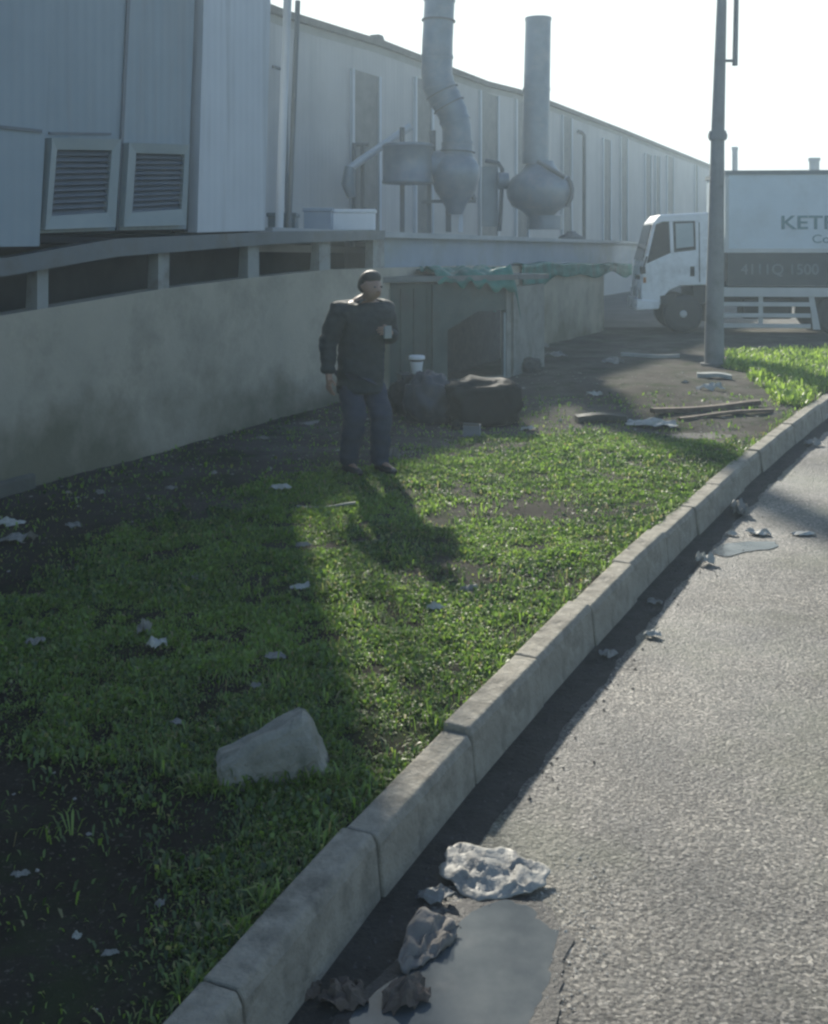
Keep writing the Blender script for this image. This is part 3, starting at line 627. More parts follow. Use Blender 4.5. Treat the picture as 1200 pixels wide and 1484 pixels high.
# second stack
def rel2(px, py, dy=0): p = at(780, 352); return Vector(((px-600)/F*p.y, p.y+dy, H-(py-HY)/F*p.y))
st = empty('exhaust_stack', rel2(780, 332)); tag(st, 'round exhaust stack with a bulging scroll housing, its top in the photo', 'exhaust stack')
mb = MB(); mb.tube([rel2(776, 238), rel2(777, 180), rel2(778, 120), rel2(780, 27)], [.31, .31, .305, .295], 26); mb.tube([rel2(777.5, 132), rel2(777.5, 128)], .325, 26); mb.tube([rel2(780, 30), rel2(780, 26)], .31, 26)
child(mb.build('duct', DU), st)
mb = MB(); c = rel2(783, 280); M = Matrix.Translation(c)
mb.lathe([(.3, -.55), (.42, -.42), (.66, -.3), (.76, -.12), (.79, .05), (.76, .22), (.64, .38), (.45, .5), (.33, .66), (.31, .75)], 36, M); child(mb.build('housing', DU), st)
mb = MB()
for ang in (0,): 
    pr = [(.70, .34), (.78, .24), (.83, .05), (.80, -.13), (.70, -.32)]
    mb.tube([c+Vector((math.cos(R(-35))*r_, math.sin(R(-35))*r_, z_)) for r_, z_ in pr], .05, 10)
mb.tube([c+Vector((-.1, -.3, .72)), c+Vector((.25, -.5, .5)), c+Vector((.5, -.56, .33))], .05, 10)
child(mb.build('rim', DD), st)
mb = MB(); mb.lathe([(.4, -.2), (.4, .12)], 24, Matrix.Translation(rel2(790, 320))); child(mb.build('base', DU), st)
mb = MB(); mb.tube([rel2(724, 335), rel2(726, 300), rel2(728, 245), rel2(722, 236), rel2(703, 233)], .05, 10); tag(child(mb.build('vent_pipe', DD), st))
mb = MB(); a = rel2(700, 240); b = rel2(722, 328); mb.box(a.x, b.x, a.y+.2, a.y+.5, b.z, a.z); mb.box(a.x+.03, b.x-.03, a.y+.17, a.y+.2, b.z+.1, a.z-.1); child(mb.build('casing', mat('grey_casing', (.30, .33, .34), (.25, .28, .29), .6, 3, .05)), st)
mb = MB(); a = rel2(735, 262); mb.tube([rel2(737, 262), rel2(722, 262)], .2, 16); child(mb.build('inlet', DU), st)

def carton(name, px0, px1, py0, py1, o, m, lab, cat, lidm=None, dep=.35):
    a = at(px0, py0, o); b = at(px1, py1, o); w_ = (px1-px0)/F*a.y
    e = empty(name, Vector(((a.x*2+w_)/2, a.y, b.z))); tag(e, lab, cat)
    mb = MB(); mb.box(a.x, a.x+w_, a.y, a.y+dep, b.z, a.z-.05); child(mb.build('body', m, bevel=.012), e)
    mb = MB(); mb.box(a.x-.015, a.x+w_+.015, a.y-.015, a.y+dep+.015, a.z-.05, a.z); child(mb.build('lid', lidm or m, bevel=.012), e)
WH = mat('white_box_paint', (.72, .75, .76), (.62, .65, .67), .5, 3, .03)
carton('air_unit', 482, 543, 303, 335, -1.0, WH, 'white box unit on the lean-to roof edge', 'air unit')
carton('storage_box', 440, 480, 301, 335, -1.0, mat('blue_grey_plastic', (.20, .26, .33), (.16, .21, .28), .5, 3, .03), 'blue-grey box beside the white unit on the roof', 'box')
carton('storage_box', 388, 428, 308, 335, -.6, mat('dark_slate_plastic', (.09, .13, .15), (.06, .09, .11), .6, 3, .03), 'dark box on the roof at the near building corner', 'box')
mb = MB(); a = at(828, 326, -1.2)
mb.lathe([(.02, .0), (.28, .0), (.3, .06), (.12, .16), (.1, .2)], 16, Matrix.Translation(Vector((a.x, a.y, 2.07)))); tag(mb.build('roof_cowl', DD), 'small dark cowl on the roof right of the stack', 'roof cowl')
# distant chimneys beyond the truck
for px, y0, w_, lab in ((1065, 213, .12, 'thin distant chimney just right of the pole above the truck'), (1180, 229, .22, 'thicker distant chimney above the truck box at the right')):
    Yc = 48; x = (px-600)/F*Yc; zt = H-(y0-HY)/F*Yc; mb = MB(); mb.tube([(x, Yc, .1), (x, Yc, 3), (x, Yc, zt-.15)], [w_*1.3, w_*1.15, w_], 14); mb.tube([(x, Yc, zt-.15), (x, Yc, zt)], w_*1.2, 14)
    tag(mb.build('chimney', mat('distant_chimney', (.35, .38, .38), (.3, .33, .33), .7)), lab, 'chimney')

# ------------------------------------------------------------------ low block shed with tarps
SC = mat('shed_concrete', (.075, .105, .098), (.045, .065, .06), .9, 2.5, .3, 30, grime=(.08, .085, .07), gscale=1.4)
SL = mat('shed_pale_side', (.25, .26, .24), (.17, .18, .165), .9, 3, .3, 25, grime=(.14, .14, .12), gscale=5)
A0 = Vector((1.31, 14.5, 0)); W0 = P(wp(562, 560, .0)[0], 0, 0); nA = (W0-A0).normalized(); LA = (W0-A0).length
uA = Vector((UX, UY, 0)); dA = Vector((nA.y, -nA.x, 0)); 
if dA.y < 0: dA = -dA
def Q(a, l, z): p = A0+nA*a+dA*l; return Vector((p.x, p.y, z))
def QS(a, l, z): p = A0+Vector((-UY, UX, 0))*a+uA*l; return Vector((p.x, p.y, z))
sh = empty('concrete_shed', (A0.x, A0.y, .1)); tag(sh, 'dark grey concrete shed with a dark opening by the wall, behind the person', 'shed')
def wallq(a0, a1, l0, l1, z0, z1, name, m, za=None, q=Q):
    mb = MB(); mb.hexa([q(a0, l0, z0), q(a1, l0, z0), q(a1, l1, z0), q(a0, l1, z0)], [q(a0, l0, z1), q(a1, l0, za or z1), q(a1, l1, za or z1), q(a0, l1, z1)]); return child(mb.build(name, m), sh)
DKG = mat('dark_grey_green_sheet', (.035, .062, .055), (.022, .042, .038), .6, 3, .15, 20, grime=(.035, .04, .038), gscale=2)
wallq(1.04, 1.27, 0, .1, .05, 1.47, 'wall', SC)
wallq(1.271, LA+.05, .03, .09, .05, 1.47, 'side_panel', DKG, 1.5)
for k in range(4): wallq(1.32+k*.2, 1.35+k*.2, .015, .031, .12, 1.42, 'rib', DKG)
wallq(.08, 1.039, .003, .1, 1.09, 1.47, 'lintel', SC)
mb = MB(); mb.prism([Q(1.038, .01, 1.088), Q(1.038, .01, .86), Q(.55, .01, 1.088)], dA*.08); child(mb.build('broken_corner', SC), sh)
wallq(.1, .13, -.02, .0, .15, 1.06, 'door_frame', mat('pale_metal_edge', (.28, .33, .34), (.2, .24, .25), .5, 6))
wallq(0, .08, -.01, .11, .05, 1.47, 'post', SL)
wallq(.001, .1, .12, 1.45, .05, 1.40, 'side_wall', SL, q=QS)
mb = MB(); mb.hexa([P(wp(575, 400)[0], .004, .1), P(10.2, .004, .1), P(10.2, .03, .1), P(wp(575, 400)[0], .03, .1)], [P(wp(575, 400)[0], .004, 1.46), P(10.2, .004, 1.46), P(10.2, .03, 1.46), P(wp(575, 400)[0], .03, 1.46)]); child(mb.build('dark_backing', DK), sh)  # dark panel over the boundary wall, added to deepen the opening's shade
mb = MB(); mb.prism([Q(LA+.15, -.07, 1.503), Q(-.06, -.07, 1.503), QS(-.06, 1.5, 1.47), QS(1.3, 1.5, 1.50)], (0, 0, .07)); child(mb.build('roof', mat('shed_roof_slab', (.14, .16, .16), (.09, .105, .105), .8, 3, .2, 20)), sh)
wallq(.1, 1.03, -.03, .095, .1, .2, 'sill', SL)
TP = mat('green_tarpaulin', (.0, .19, .155), (.0, .07, .06), .5, 4, .2, 25, grime=(.01, .05, .045), gscale=3, spec=.3)
def sheet(name, fn, nu, nv, m, lab, cat, th=.006, parent=None):
    vs = [fn(i/nu, j/nv) for j in range(nv+1) for i in range(nu+1)]
    fs = [(j*(nu+1)+i, j*(nu+1)+i+1, (j+1)*(nu+1)+i+1, (j+1)*(nu+1)+i) for j in range(nv) for i in range(nu)]
    c = sum((Vector(v) for v in vs), Vector())/len(vs); mb = MB(); mb.add(vs, fs, True); o = mb.build(name, m, origin=(c.x, c.y, min(v[2] for v in vs)))
    s_ = o.modifiers.new('thickness', 'SOLIDIFY'); s_.thickness = th
    return tag(o, lab, cat) if lab else o
def nn3(p, s): return noise.noise(Vector(p)*s)
def tarp1(u, v):                                   # over the shed roof edge, hanging at the corner
    a = 1.25-1.35*u; l = -.10+.8*v
    z = 1.64+.10*nn3((u*4, v*3, 0), 1.5)+.05*nn3((u*9, v*9, 2), 1)
    if v < .12: z -= (.12-v)*(1.6+2.0*u**3+1.4*nn3((u*7, 3, 0), 1))*.9
    if u > .93: z -= (u-.93)*4.0*(1+.5*nn3((v*7, 1, 5), 1))
    return Q(a, l, z)
sheet('tarpaulin', tarp1, 40, 24, TP, 'dark green tarpaulin over the shed roof', 'tarpaulin')
def tarp2(u, v):
    s = wp(752, 400)[0]+u*(wp(912, 395)[0]-wp(752, 400)[0]); 
    drop = .24+.16*nn3((u*6, 0, 3), 1)+.4*(u < .25)*(1-u*4)
    zt = 1.66-.14*u+.04*nn3((u*8, 4, 1), 1)
    if v < .35: o = -.3+v/.35*.34; z = zt+.02*nn3((u*9, v*9, 0), 1)
    else: o = .05+.03*nn3((u*14, v*3, 7), 1); z = zt-(v-.35)/.65*drop
    return P(s, o+.02, z)
sheet('tarpaulin', tarp2, 60, 14, TP, 'long green tarpaulin draped over the wall top beside the truck', 'tarpaulin')
# tied bundle at the shed corner
mb = MB(); c = Q(.02, .35, 1.5)
for k in range(5):
    a = c+Vector((random.uniform(-.1, .1), random.uniform(-.1, .1), .15)); mb.tube([a, a+Vector((random.uniform(-.05, .12), -.05, -.2)), a+Vector((random.uniform(-.02, .2), -.08, -.42-random.random()*.2))], [.07, .06, .02], 8)
tag(mb.build('tarpaulin', mat('teal_netting', (.06, .20, .18), (.03, .11, .10), .6, 9, .4, 60)), 'teal netting bundle hanging at the shed corner', 'netting')

# ------------------------------------------------------------------ utility pole
pb = on(1035, 530); pole = empty('utility_pole', pb); tag(pole, 'tall grey tapering pole on the verge before the truck', 'pole')
PM = mat('weathered_pole', (.27, .28, .28), (.2, .21, .21), .7, 4, .2, 30, grime=(.13, .135, .13), gscale=2)
Yp = pb.y; px2 = lambda px, py: Vector(((px-600)/F*Yp, Yp, H-(py-HY)/F*Yp))
mb = MB(); mb.tube([px2(1035, 545), px2(1035.5, 460), px2(1037.5, 350), px2(1040, 200), px2(1046, 0), px2(1050, -140)], [.145, .135, .118, .098, .07, .055], 20); child(mb.build('shaft', PM), pole)
mb = MB(); mb.tube([px2(1040, 203), px2(1040, 190)], .125, 20); 
for s_ in (-1, 1): mb.tube([px2(1040+s_*8, 197), px2(1040+s_*13, 197)], .045, 10)
child(mb.build('clamp_collar', PM), pole)
mb = MB(); mb.tube([px2(1044, 88), px2(1066, 88)], .022, 8); child(mb.build('bracket', PM), pole)
mb = MB(); mb.tube([px2(1065, 95), px2(1067, 0), px2(1070, -120)], [.04, .036, .036], 10); child(mb.build('rod', PM), pole)
mb = MB(); mb.tube([px2(1035, 538), px2(1035, 526)], .2, 16); child(mb.build('foot_collar', mat('pole_foot', (.2, .2, .19), (.14, .14, .13), .9, 8, .4)), pole)

# ------------------------------------------------------------------ truck
TY = 22.0; TS = F/TY; TG = .13
tr = empty('box_truck', ((938-600)/TS, TY+.05, TG), R(-5)); tag(tr, 'white box truck parked side-on behind the pole', 'truck')
def tx(px): return (px-932)/TS
def tzz(py): return H-(py-HY)/TS-TG
def tb(o): o.parent = tr; return o
TW = mat('truck_white_paint', (.80, .82, .82), (.74, .76, .76), .3, 2, 0, grime=(.45, .46, .45), gscale=2)
TB = mat('truck_box_panel', (.58, .66, .70), (.54, .62, .66), .35, 1.5, 0, grime=(.48, .54, .56), gscale=1.2)
TGm = mat('truck_dark_band', (.06, .07, .07), (.045, .055, .06), .6, 3, .1)
TK = mat('truck_black', (.025, .027, .03), (.018, .02, .022), .6, 5, .1)
TGL = mat('truck_glass', (.02, .03, .04), (.015, .02, .03), .2, 2, 0, spec=.25)
TAL = mat('truck_aluminium', (.48, .50, .50), (.4, .42, .42), .45, 3, .05, metal=.3)
DEP = 1.9
def side_prism(name, pts, y0, y1, m, bev=0, par=None):
    mb = MB(); mb.prism([(tx(a), y0, tzz(b)) for a, b in pts], (0, y1-y0, 0)); o = mb.build(name, m, bevel=bev); o.parent = par or tr; return o
arch = [(985+35*math.cos(R(t)), 450-36*math.sin(R(t))) for t in (172, 150, 125, 100, 88)]
cab_out = [(925, 448), (923, 418), (928, 378), (942, 322), (951, 311), (1026, 307), (1027, 412), (1012, 413)]+arch[::-1]+[(950, 448)]
cab = side_prism('cab', cab_out, 0, DEP-.3, TW, .03)
# windscreen: glass sheet just proud of the sloping front face
mb = MB()
g = lambda a, b, y: Vector((tx(a)-.006, y, tzz(b)))
mb.hexa([g(927.5, 378, .1), g(941, 325, .14), g(941, 325, DEP-.42), g(927.5, 378, DEP-.2)], [g(926.8, 378, .1), g(940.2, 325, .14), g(940.2, 325, DEP-.42), g(926.8, 378, DEP-.4)]); tb(mb.build('windscreen', TGL))
side_prism('door_window', [(932, 382), (945, 325), (955, 321), (1001, 320), (1002, 362), (967, 366)], -.006, .02, TGL)
# inside edge of the door window: pillar, pale pane with sky painted in
side_prism('quarter_pillar', [(964, 321), (969, 321), (971, 366), (966, 367)], -.014, .0, TW)
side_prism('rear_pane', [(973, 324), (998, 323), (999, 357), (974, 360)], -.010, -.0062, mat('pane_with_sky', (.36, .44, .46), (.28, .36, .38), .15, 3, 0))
dr = side_prism('door', [(937, 385), (967, 370), (1005, 366), (1005, 408), (955, 410), (940, 425)], -.01, .0, TW, .004)
hd = side_prism('handle', [(994, 386), (1000, 386), (1000, 400), (994, 400)], -.03, -.01, TK, 0, None); hd.parent = dr
side_prism('mirror', [(921, 386), (928, 386), (929, 396), (922, 397)], -.22, -.1, TK, .01)
mb = MB(); mb.tube([(tx(932), -.02, tzz(372)), (tx(926), -.16, tzz(388))], .018, 8); tb(mb.build('mirror_arm', TK))
side_prism('door_seam', [(1006, 322), (1007.2, 322), (1008, 409), (1006.8, 409)], -.008, .0, TK)
side_prism('grille', [(924.6, 400), (924.9, 400), (924.4, 424), (924.1, 424)], .3, DEP-.8, TK)
side_prism('indicator', [(927, 402), (931, 402), (931, 410), (927, 410)], -.012, .02, mat('indicator_amber', (.45, .16, .03), (.35, .12, .02), .3))
side_prism('mud_flap', [(1020, 440), (1023, 440), (1023, 472), (1020, 472)], .0, .3, TK)
side_prism('step', [(951, 429), (975, 425), (968, 440), (952, 441)], -.012, .0, TK)
side_prism('bumper', [(908+10, 434), (950, 436), (948, 448), (917, 450)], -.03, DEP-.28, TW, .02)
mb = MB(); mb.box(tx(922)-.025, tx(922)+.0, .12, .42, tzz(432), tzz(420)); tb(mb.build('headlight', mat('lamp_lens', (.6, .62, .62), (.5, .5, .5), .15, 3, 0)))
mb = MB(); mb.box(tx(922)-.025, tx(922)+.0, DEP-.75, DEP-.45, tzz(432), tzz(420)); tb(mb.build('headlight', mat('lamp_lens', (.6, .62, .62))))
mb = MB(); mb.box(tx(1030), tx(1400), .35, DEP-.35, tzz(445), tzz(418)); mb.box(tx(1000), tx(1046), .1, DEP-.2, tzz(440), tzz(408)); tb(mb.build('chassis', TK))
side_prism('wheel_arch', [(1000+26, 413), (1040, 413), (1040, 470), (1024, 470)], .05, DEP-.2, TK)
cargo = side_prism('cargo_box', [(1044, 252), (1420, 252), (1420, 366), (1044, 366)], -.1, DEP+.2, TB, .01)
side_prism('lower_band', [(1046, 366.3), (1419, 366.3), (1419, 413), (1046, 413)], -.1, DEP+.2, TGm)
side_prism('roof_rail', [(1042, 248), (1422, 248), (1422, 254), (1042, 254)], -.125, DEP+.225, mat('truck_rail', (.16, .19, .20), (.12, .14, .15), .5))
side_prism('corner_post', [(1042, 254.3), (1047, 254.3), (1047, 366), (1042, 366)], -.115, -.085, TAL)
side_prism('sill_rail', [(1044, 360), (1420, 360), (1420, 366), (1044, 366)], -.112, -.09, TAL)
side_prism('floor_rail', [(1040, 416), (1420, 416), (1420, 429), (1040, 429)], -.11, .05, TAL)
for y in (437, 453, 468): side_prism('side_guard', [(1040, y), (1162, y), (1162, y+6), (1040, y+6)], -.09, -.05, TAL, .005)
side_prism('guard_post', [(1160, 429), (1167, 429), (1176, 476), (1166, 476)], -.07, -.04, TAL)
side_prism('guard_post', [(1090, 429), (1096, 429), (1096, 474), (1090, 474)], -.05, -.03, TAL)
side_prism('fuel_tank', [(1070, 432), (1140, 432), (1140, 462), (1070, 462)], .1, .7, TK, .05)
def wheel(px, y):
    c = Vector((tx(px), y, .405)); M = Matrix.Translation(c) @ Matrix.Rotation(R(90), 4, 'X')
    mb = MB(); mb.lathe([(.24, -.11), (.36, -.12), (.395, -.09), (.405, 0), (.395, .09), (.36, .12), (.24, .11)], 36, M); t = tb(mb.build('tyre', TK)); t.name = 'wheel'
    mb = MB(); mb.lathe([(.245, .09), (.22, .11), (.2, .07), (.13, .05), (.1, .1), (.05, .12)], 28, M); r_ = mb.build('rim', TAL); r_.parent = t
    return t
for px in (985, 1199): wheel(px, .16); wheel(px, DEP-.3)
def text(s, px, py, hpx, m, name, y, par, xs=1.0, bold=.0):
    cu = bpy.data.curves.new(name, 'FONT'); cu.body = s; cu.size = hpx/TS/.7; cu.extrude = .004; cu.offset = bold
    o = bpy.data.objects.new(name, cu); COL.objects.link(o); bpy.context.view_layer.update()
    me = bpy.data.meshes.new_from_object(o.evaluated_get(bpy.context.evaluated_depsgraph_get())); bpy.data.objects.remove(o); me.name = name
    o = bpy.data.objects.new(name, me); COL.objects.link(o); me.materials.clear(); me.materials.append(m)
    o.rotation_euler = (R(90), 0, 0); o.location = (tx(px), y, tzz(py)); o.scale = (xs, 1, 1); o.parent = par; return o
TT = mat('truck_lettering', (.10, .22, .25), (.08, .18, .21), .5, 3, 0)
TT2 = mat('truck_band_lettering', (.24, .27, .27), (.2, .22, .23), .6, 3, 0)
text('KETR', 1119, 332, 19, TT, 'lettering', -.106, cargo, 1.25, .006)
text('Co', 1163, 352, 12, TT, 'lettering', -.106, cargo, 1.2)
text('4111Q 1500', 1064, 397, 15, TT2, 'lettering', -.106, cargo, 1.0)
mb = MB(); mb.prism([(tx(1190), -.106, tzz(272)), (tx(1212), -.106, tzz(268)), (tx(1212), -.106, tzz(273)), (tx(1194), -.106, tzz(276))], (0, .004, 0)); o = mb.build('emblem', TT); o.parent = cargo

# ------------------------------------------------------------------ person
def skin(name, joints, edges, m, parent, sub=2, root=0, fold=0):
    me = bpy.data.meshes.new(name); me.from_pydata([j[0] for j in joints], edges, []); me.update()
    o = bpy.data.objects.new(name, me); COL.objects.link(o)
    o.modifiers.new('skin', 'SKIN'); 
    for i, j in enumerate(joints):
        r = j[1]; me.skin_vertices[0].data[i].radius = (r, r) if not isinstance(r, tuple) else r
    me.skin_vertices[0].data[root].use_root = True
    o.modifiers['skin'].use_smooth_shade = True
    s_ = o.modifiers.new('sub', 'SUBSURF'); s_.levels = sub; s_.render_levels = sub
    dg = bpy.context.evaluated_depsgraph_get(); bpy.context.view_layer.update()
    me2 = bpy.data.meshes.new_from_object(o.evaluated_get(bpy.context.evaluated_depsgraph_get())); o.modifiers.clear(); o.data = me2; me2.name = name
    me2.materials.clear(); me2.materials.append(m); me2.polygons.foreach_set('use_smooth', [True]*len(me2.polygons))
    if fold:                                     # cloth creases: mostly across the limb, bunching at elbow, knee and hem
        for v in me2.vertices:
            c_ = v.co; f = noise.noise(Vector((c_.x*7, c_.y*7, c_.z*17)))+.6*abs(noise.noise(Vector((c_.x*11+3, c_.y*11, c_.z*30+c_.x*14))))
            v.co = c_+v.normal*f*fold
    if parent: o.parent = parent
    return o
SKN = mat('skin', (.30, .19, .14), (.25, .155, .11), .55, 20, .05)
JK = mat('dark_jacket', (.022, .032, .036), (.014, .02, .024), .85, 8, .35, 18)
TRS = mat('navy_trousers', (.035, .045, .075), (.025, .032, .055), .85, 8, .35, 20)
HR = mat('dark_hair', (.03, .028, .026), (.015, .014, .013), .6, 40, .4, 90)
SHM = mat('dark_shoe', (.02, .02, .02), (.03, .03, .03), .5, 20, .1)
pp = on(545, 686); person = empty('person', pp+Vector((-.11, 0, 0)), R(38))
tag(person, 'person in dark jacket and navy trousers walking on the verge, head bowed', 'person')
person.scale = (1.06, 1.04, .965)
J = []; E = []
def j(p, r, prev=None): J.append((p, r)); (E.append((prev, len(J)-1)) if prev is not None else None); return len(J)-1
pel = j((0, .02, .90), (.13, .10)); ab = j((0, .02, 1.06), (.12, .09), pel); ch = j((0, .0, 1.26), (.15, .10), ab); cl = j((0, -.02, 1.38), (.09, .07), ch)
nk = j((0, -.065, 1.45), .052, cl); jw = j((0, -.135, 1.485), (.058, .062), nk); hd_ = j((0, -.135, 1.555), (.075, .088), jw); cr = j((0, -.105, 1.615), (.062, .072), hd_)
ns = j((0, -.21, 1.52), (.012, .012), hd_); nt2 = j((0, -.23, 1.505), (.009, .009), ns)
for s_ in (-1, 1): e1 = j((s_*.078, -.12, 1.55), (.014, .02), hd_); j((s_*.088, -.11, 1.565), (.010, .018), e1)
def hand(w_, wp_, d, up, lat, curl):
    """palm and five fingers; d = pointing direction, up = back of hand, lat = towards the thumb"""
    d, up, lat = Vector(d).normalized(), Vector(up).normalized(), Vector(lat).normalized(); wv = Vector(wp_)
    pm = j(tuple(wv+d*.05), (.030, .017), w_); 
    for k, (off, ln) in enumerate(((.026, .070), (.009, .080), (-.009, .074), (-.026, .058))):
        b_ = wv+d*.085+lat*off; a1 = j(tuple(b_), .0095, pm); q = b_; dirn = d.copy(); prev = a1
        for m_ in range(3):
            dirn = (dirn*math.cos(curl)-up*math.sin(curl)).normalized() if m_ else (dirn*math.cos(curl*.6)-up*math.sin(curl*.6)).normalized()
            q = q+dirn*ln/2.7; prev = j(tuple(q), (.0085, .008, .0065)[m_], prev)
    t1 = wv+d*.03+lat*.035-up*.005; a1 = j(tuple(t1), .011, pm); t2 = t1+(d*.8+lat*.5-up*.3).normalized()*.032; a2 = j(tuple(t2), .0095, a1); j(tuple(t2+(d*.9-up*.4).normalized()*.026), .008, a2)
sr = j((-.17, .0, 1.37), .055, cl); er = j((-.27, .06, 1.09), .042, sr); wr = j((-.295, .01, .83), .027, er); hand(wr, (-.295, .01, .83), (-.05, -.08, -1), (-1, .1, 0), (0, -1, 0), .35)
sl_ = j((.17, .0, 1.37), .055, cl); el = j((.24, .02, 1.11), .042, sl_); wl = j((.10, -.22, 1.17), .027, el); hand(wl, (.10, -.22, 1.17), (-.7, -.5, .25), (.2, -.9, .3), (0, .2, 1), .6)
for s_, kn, an, to in ((-1, (-.10, -.05, .48), (-.09, .06, .09), (-.10, -.09, .03)), (1, (.105, -.10, .49), (.12, -.06, .09), (.135, -.22, .03))):
    hp = j((s_*.085, .02, .84), .085, pel); k_ = j(kn, .055, hp); a_ = j(an, .036, k_); j(to, (.035, .025), a_)
body = skin('body', J, E, SKN, person)
J = []; E = []
b0_ = j((0, .02, .655), (.205, .16)); bt_ = j((0, .02, .68), (.205, .16), b0_); pel = j((0, .02, .80), (.205, .16), bt_); ab = j((0, .02, .98), (.20, .155), pel); ch = j((0, .0, 1.22), (.215, .15), ab); cl = j((0, -.0, 1.35), (.17, .12), ch); c2_ = j((0, -.025, 1.42), (.10, .095), cl); nk = j((0, -.045, 1.475), (.078, .078), c2_)
sr = j((-.21, .0, 1.345), .092, cl); er = j((-.275, .06, 1.08), .074, sr); e2 = j((-.29, .03, .90), .06, er); j((-.295, .015, .84), .056, e2)
sl_ = j((.21, .0, 1.345), .092, cl); el = j((.26, .02, 1.10), .078, sl_); e2 = j((.155, -.15, 1.145), .058, el); j((.11, -.21, 1.165), .052, e2)
skin('jacket', J, E, JK, person, 3, fold=.016)
J = []; E = []
pel = j((0, .02, .92), (.155, .125))
for s_, kn, an in ((-1, (-.10, -.05, .48), (-.09, .06, .12)), (1, (.105, -.10, .49), (.12, -.06, .12))):
    hp = j((s_*.098, .02, .74), .105, pel); k_ = j(kn, .090, hp); m_ = j(tuple((Vector(kn)+Vector(an))/2), .084, k_); a_ = j(an, .074, m_); j((an[0], an[1], .055), .07, a_)
skin('trousers', J, E, TRS, person, 3, fold=.013)
for hx, hy in ((-.092, .08), (.122, -.04)):
    J = []; E = []; a = j((hx, hy+.03, .055), (.04, .05)); b = j((hx*1.02, hy-.06, .05), (.042, .045), a); c = j((hx*1.06, hy-.16, .036), (.045, .034), b); j((hx*1.08, hy-.21, .03), (.03, .024), c)
    skin('shoe', J, E, SHM, person)
J = []; E = []; a = j((0, -.02, 1.49), (.062, .05)); b = j((0, -.07, 1.57), (.09, .085), a); c = j((0, -.125, 1.635), (.084, .08), b); j((0, -.19, 1.625), (.06, .04), c)
skin('hair', J, E, HR, person)
for s_ in (-1, 1):
    mb = MB(); M = Matrix.Translation((s_*.03, -.208, 1.548)); mb.lathe([(.001, -.008), (.008, -.004), (.009, 0), (.008, .004), (.001, .008)], 10, M); o = mb.build('eye', HR); o.parent = person
# the small pale packet held in the raised hand
hp_ = person.matrix_basis @ Vector((.02, -.30, 1.20)) if False else None
bpy.context.view_layer.update(); q = person.matrix_world @ Vector((.03, -.285, 1.175))
pk = empty('paper_packet', q, R(40)); tag(pk, 'small pale packet held in the person\'s raised hand', 'packet')
mb = MB(); mb.box(-.035, .035, -.012, .012, -.04, .045); o = mb.build('packet_body', mat('pale_packet', (.26, .29, .28), (.2, .22, .22), .6, 9, .1), bevel=.006); o.parent = pk
mb = MB(); mb.prism([(-.035, -.012, .0452), (.035, -.012, .0452), (.028, -.01, .06), (-.03, -.009, .058)], (0, .014, 0)); o = mb.build('flap', mat('pale_packet', (.38, .42, .42))); o.parent = pk

# ------------------------------------------------------------------ dumped things by the shed
BK = mat('black_plastic', (.016, .018, .02), (.01, .011, .012), .75, 6, .3, 14, spec=.2)
def blob(name, c, sx, sy, sz, m, lab, cat, seed=0, rough=.25, fs=2.2, sub=4, boxy=0, parent=None, rz=0):
    bm = bmesh.new(); bmesh.ops.create_icosphere(bm, subdivisions=sub, radius=1)
    for v in bm.verts:
        p = v.co.copy()
        if boxy: p = Vector([math.copysign(abs(a)**(1-boxy*.6), a) for a in p]); 
        d = noise.noise(p*fs+Vector((seed, seed*2, 0)))*rough-abs(noise.noise(p*fs*2.5+Vector((seed, 0, 5))))*rough*1.0-abs(noise.noise(p*fs*6+Vector((seed, 0, 5))))*rough*.35+rough*.3
        p = p*(1+d); v.co = Vector((p.x*sx, p.y*sy, max(p.z*sz, -sz*.75)+sz*.75))
    me = bpy.data.meshes.new(name); bm.to_mesh(me); bm.free(); me.materials.append(m)
    me.polygons.foreach_set('use_smooth', [True]*len(me.polygons))
    o = bpy.data.objects.new(name, me); COL.objects.link(o); o.location = c; o.rotation_euler = (0, 0, rz)
    if lab: tag(o, lab, cat)
    if parent: o.parent = parent
    return o
c = on(700, 612); blob('rubbish_bag', c, .36, .28, .25, BK, 'large black rubbish bag lying on the dirt before the shed', 'rubbish bag', 3, .22, 1.8, 4, .8)
c = on(655, 590); blob('rubbish_bag', c, .2, .2, .17, BK, 'small black rubbish bag behind the large one', 'rubbish bag', 8, .3)
c = on(622, 612); blob('rubbish_bag', c, .26, .22, .3, mat('dark_blue_bag', (.03, .04, .06), (.02, .027, .04), .5, 6, .3, 14), 'dark blue rubbish bag just right of the person', 'rubbish bag', 15, .25)
ck = on(604, 578)
cr_ = empty('crate', ck, R(12)); tag(cr_, 'dark plastic crate right of the person with a white tub on it', 'crate')
CR = mat('dark_crate', (.04, .05, .055), (.03, .036, .04), .6, 6, .1)
mb = MB()
for k in range(4):
    z = .02+k*.07
    mb.box(-.2, .2, -.15, -.135, z, z+.045); mb.box(-.2, .2, .135, .15, z, z+.045); mb.box(-.2, -.185, -.134, .134, z, z+.045); mb.box(.185, .2, -.134, .134, z, z+.045)
for a in (-.2, .172):
    for b in (-.157, .129): mb.box(a-.003, a+.031, b, b+.028, 0, .285)
o = mb.build('sides', CR); o.parent = cr_
mb = MB(); mb.box(-.184, .184, -.134, .134, .01, .03); o = mb.build('bottom', CR); o.parent = cr_
mb = MB(); mb.box(-.21, .21, -.16, .16, .286, .30); o = mb.build('cover', CR); o.parent = cr_
tb_ = empty('paint_tub', ck+Vector((0, -.02, .301))); tag(tb_, 'white plastic tub with a lid standing on the dark crate', 'tub')
mb = MB(); mb.lathe([(.055, 0), (.06, .005), (.075, .14)], 20); o = mb.build('body', WH); o.parent = tb_
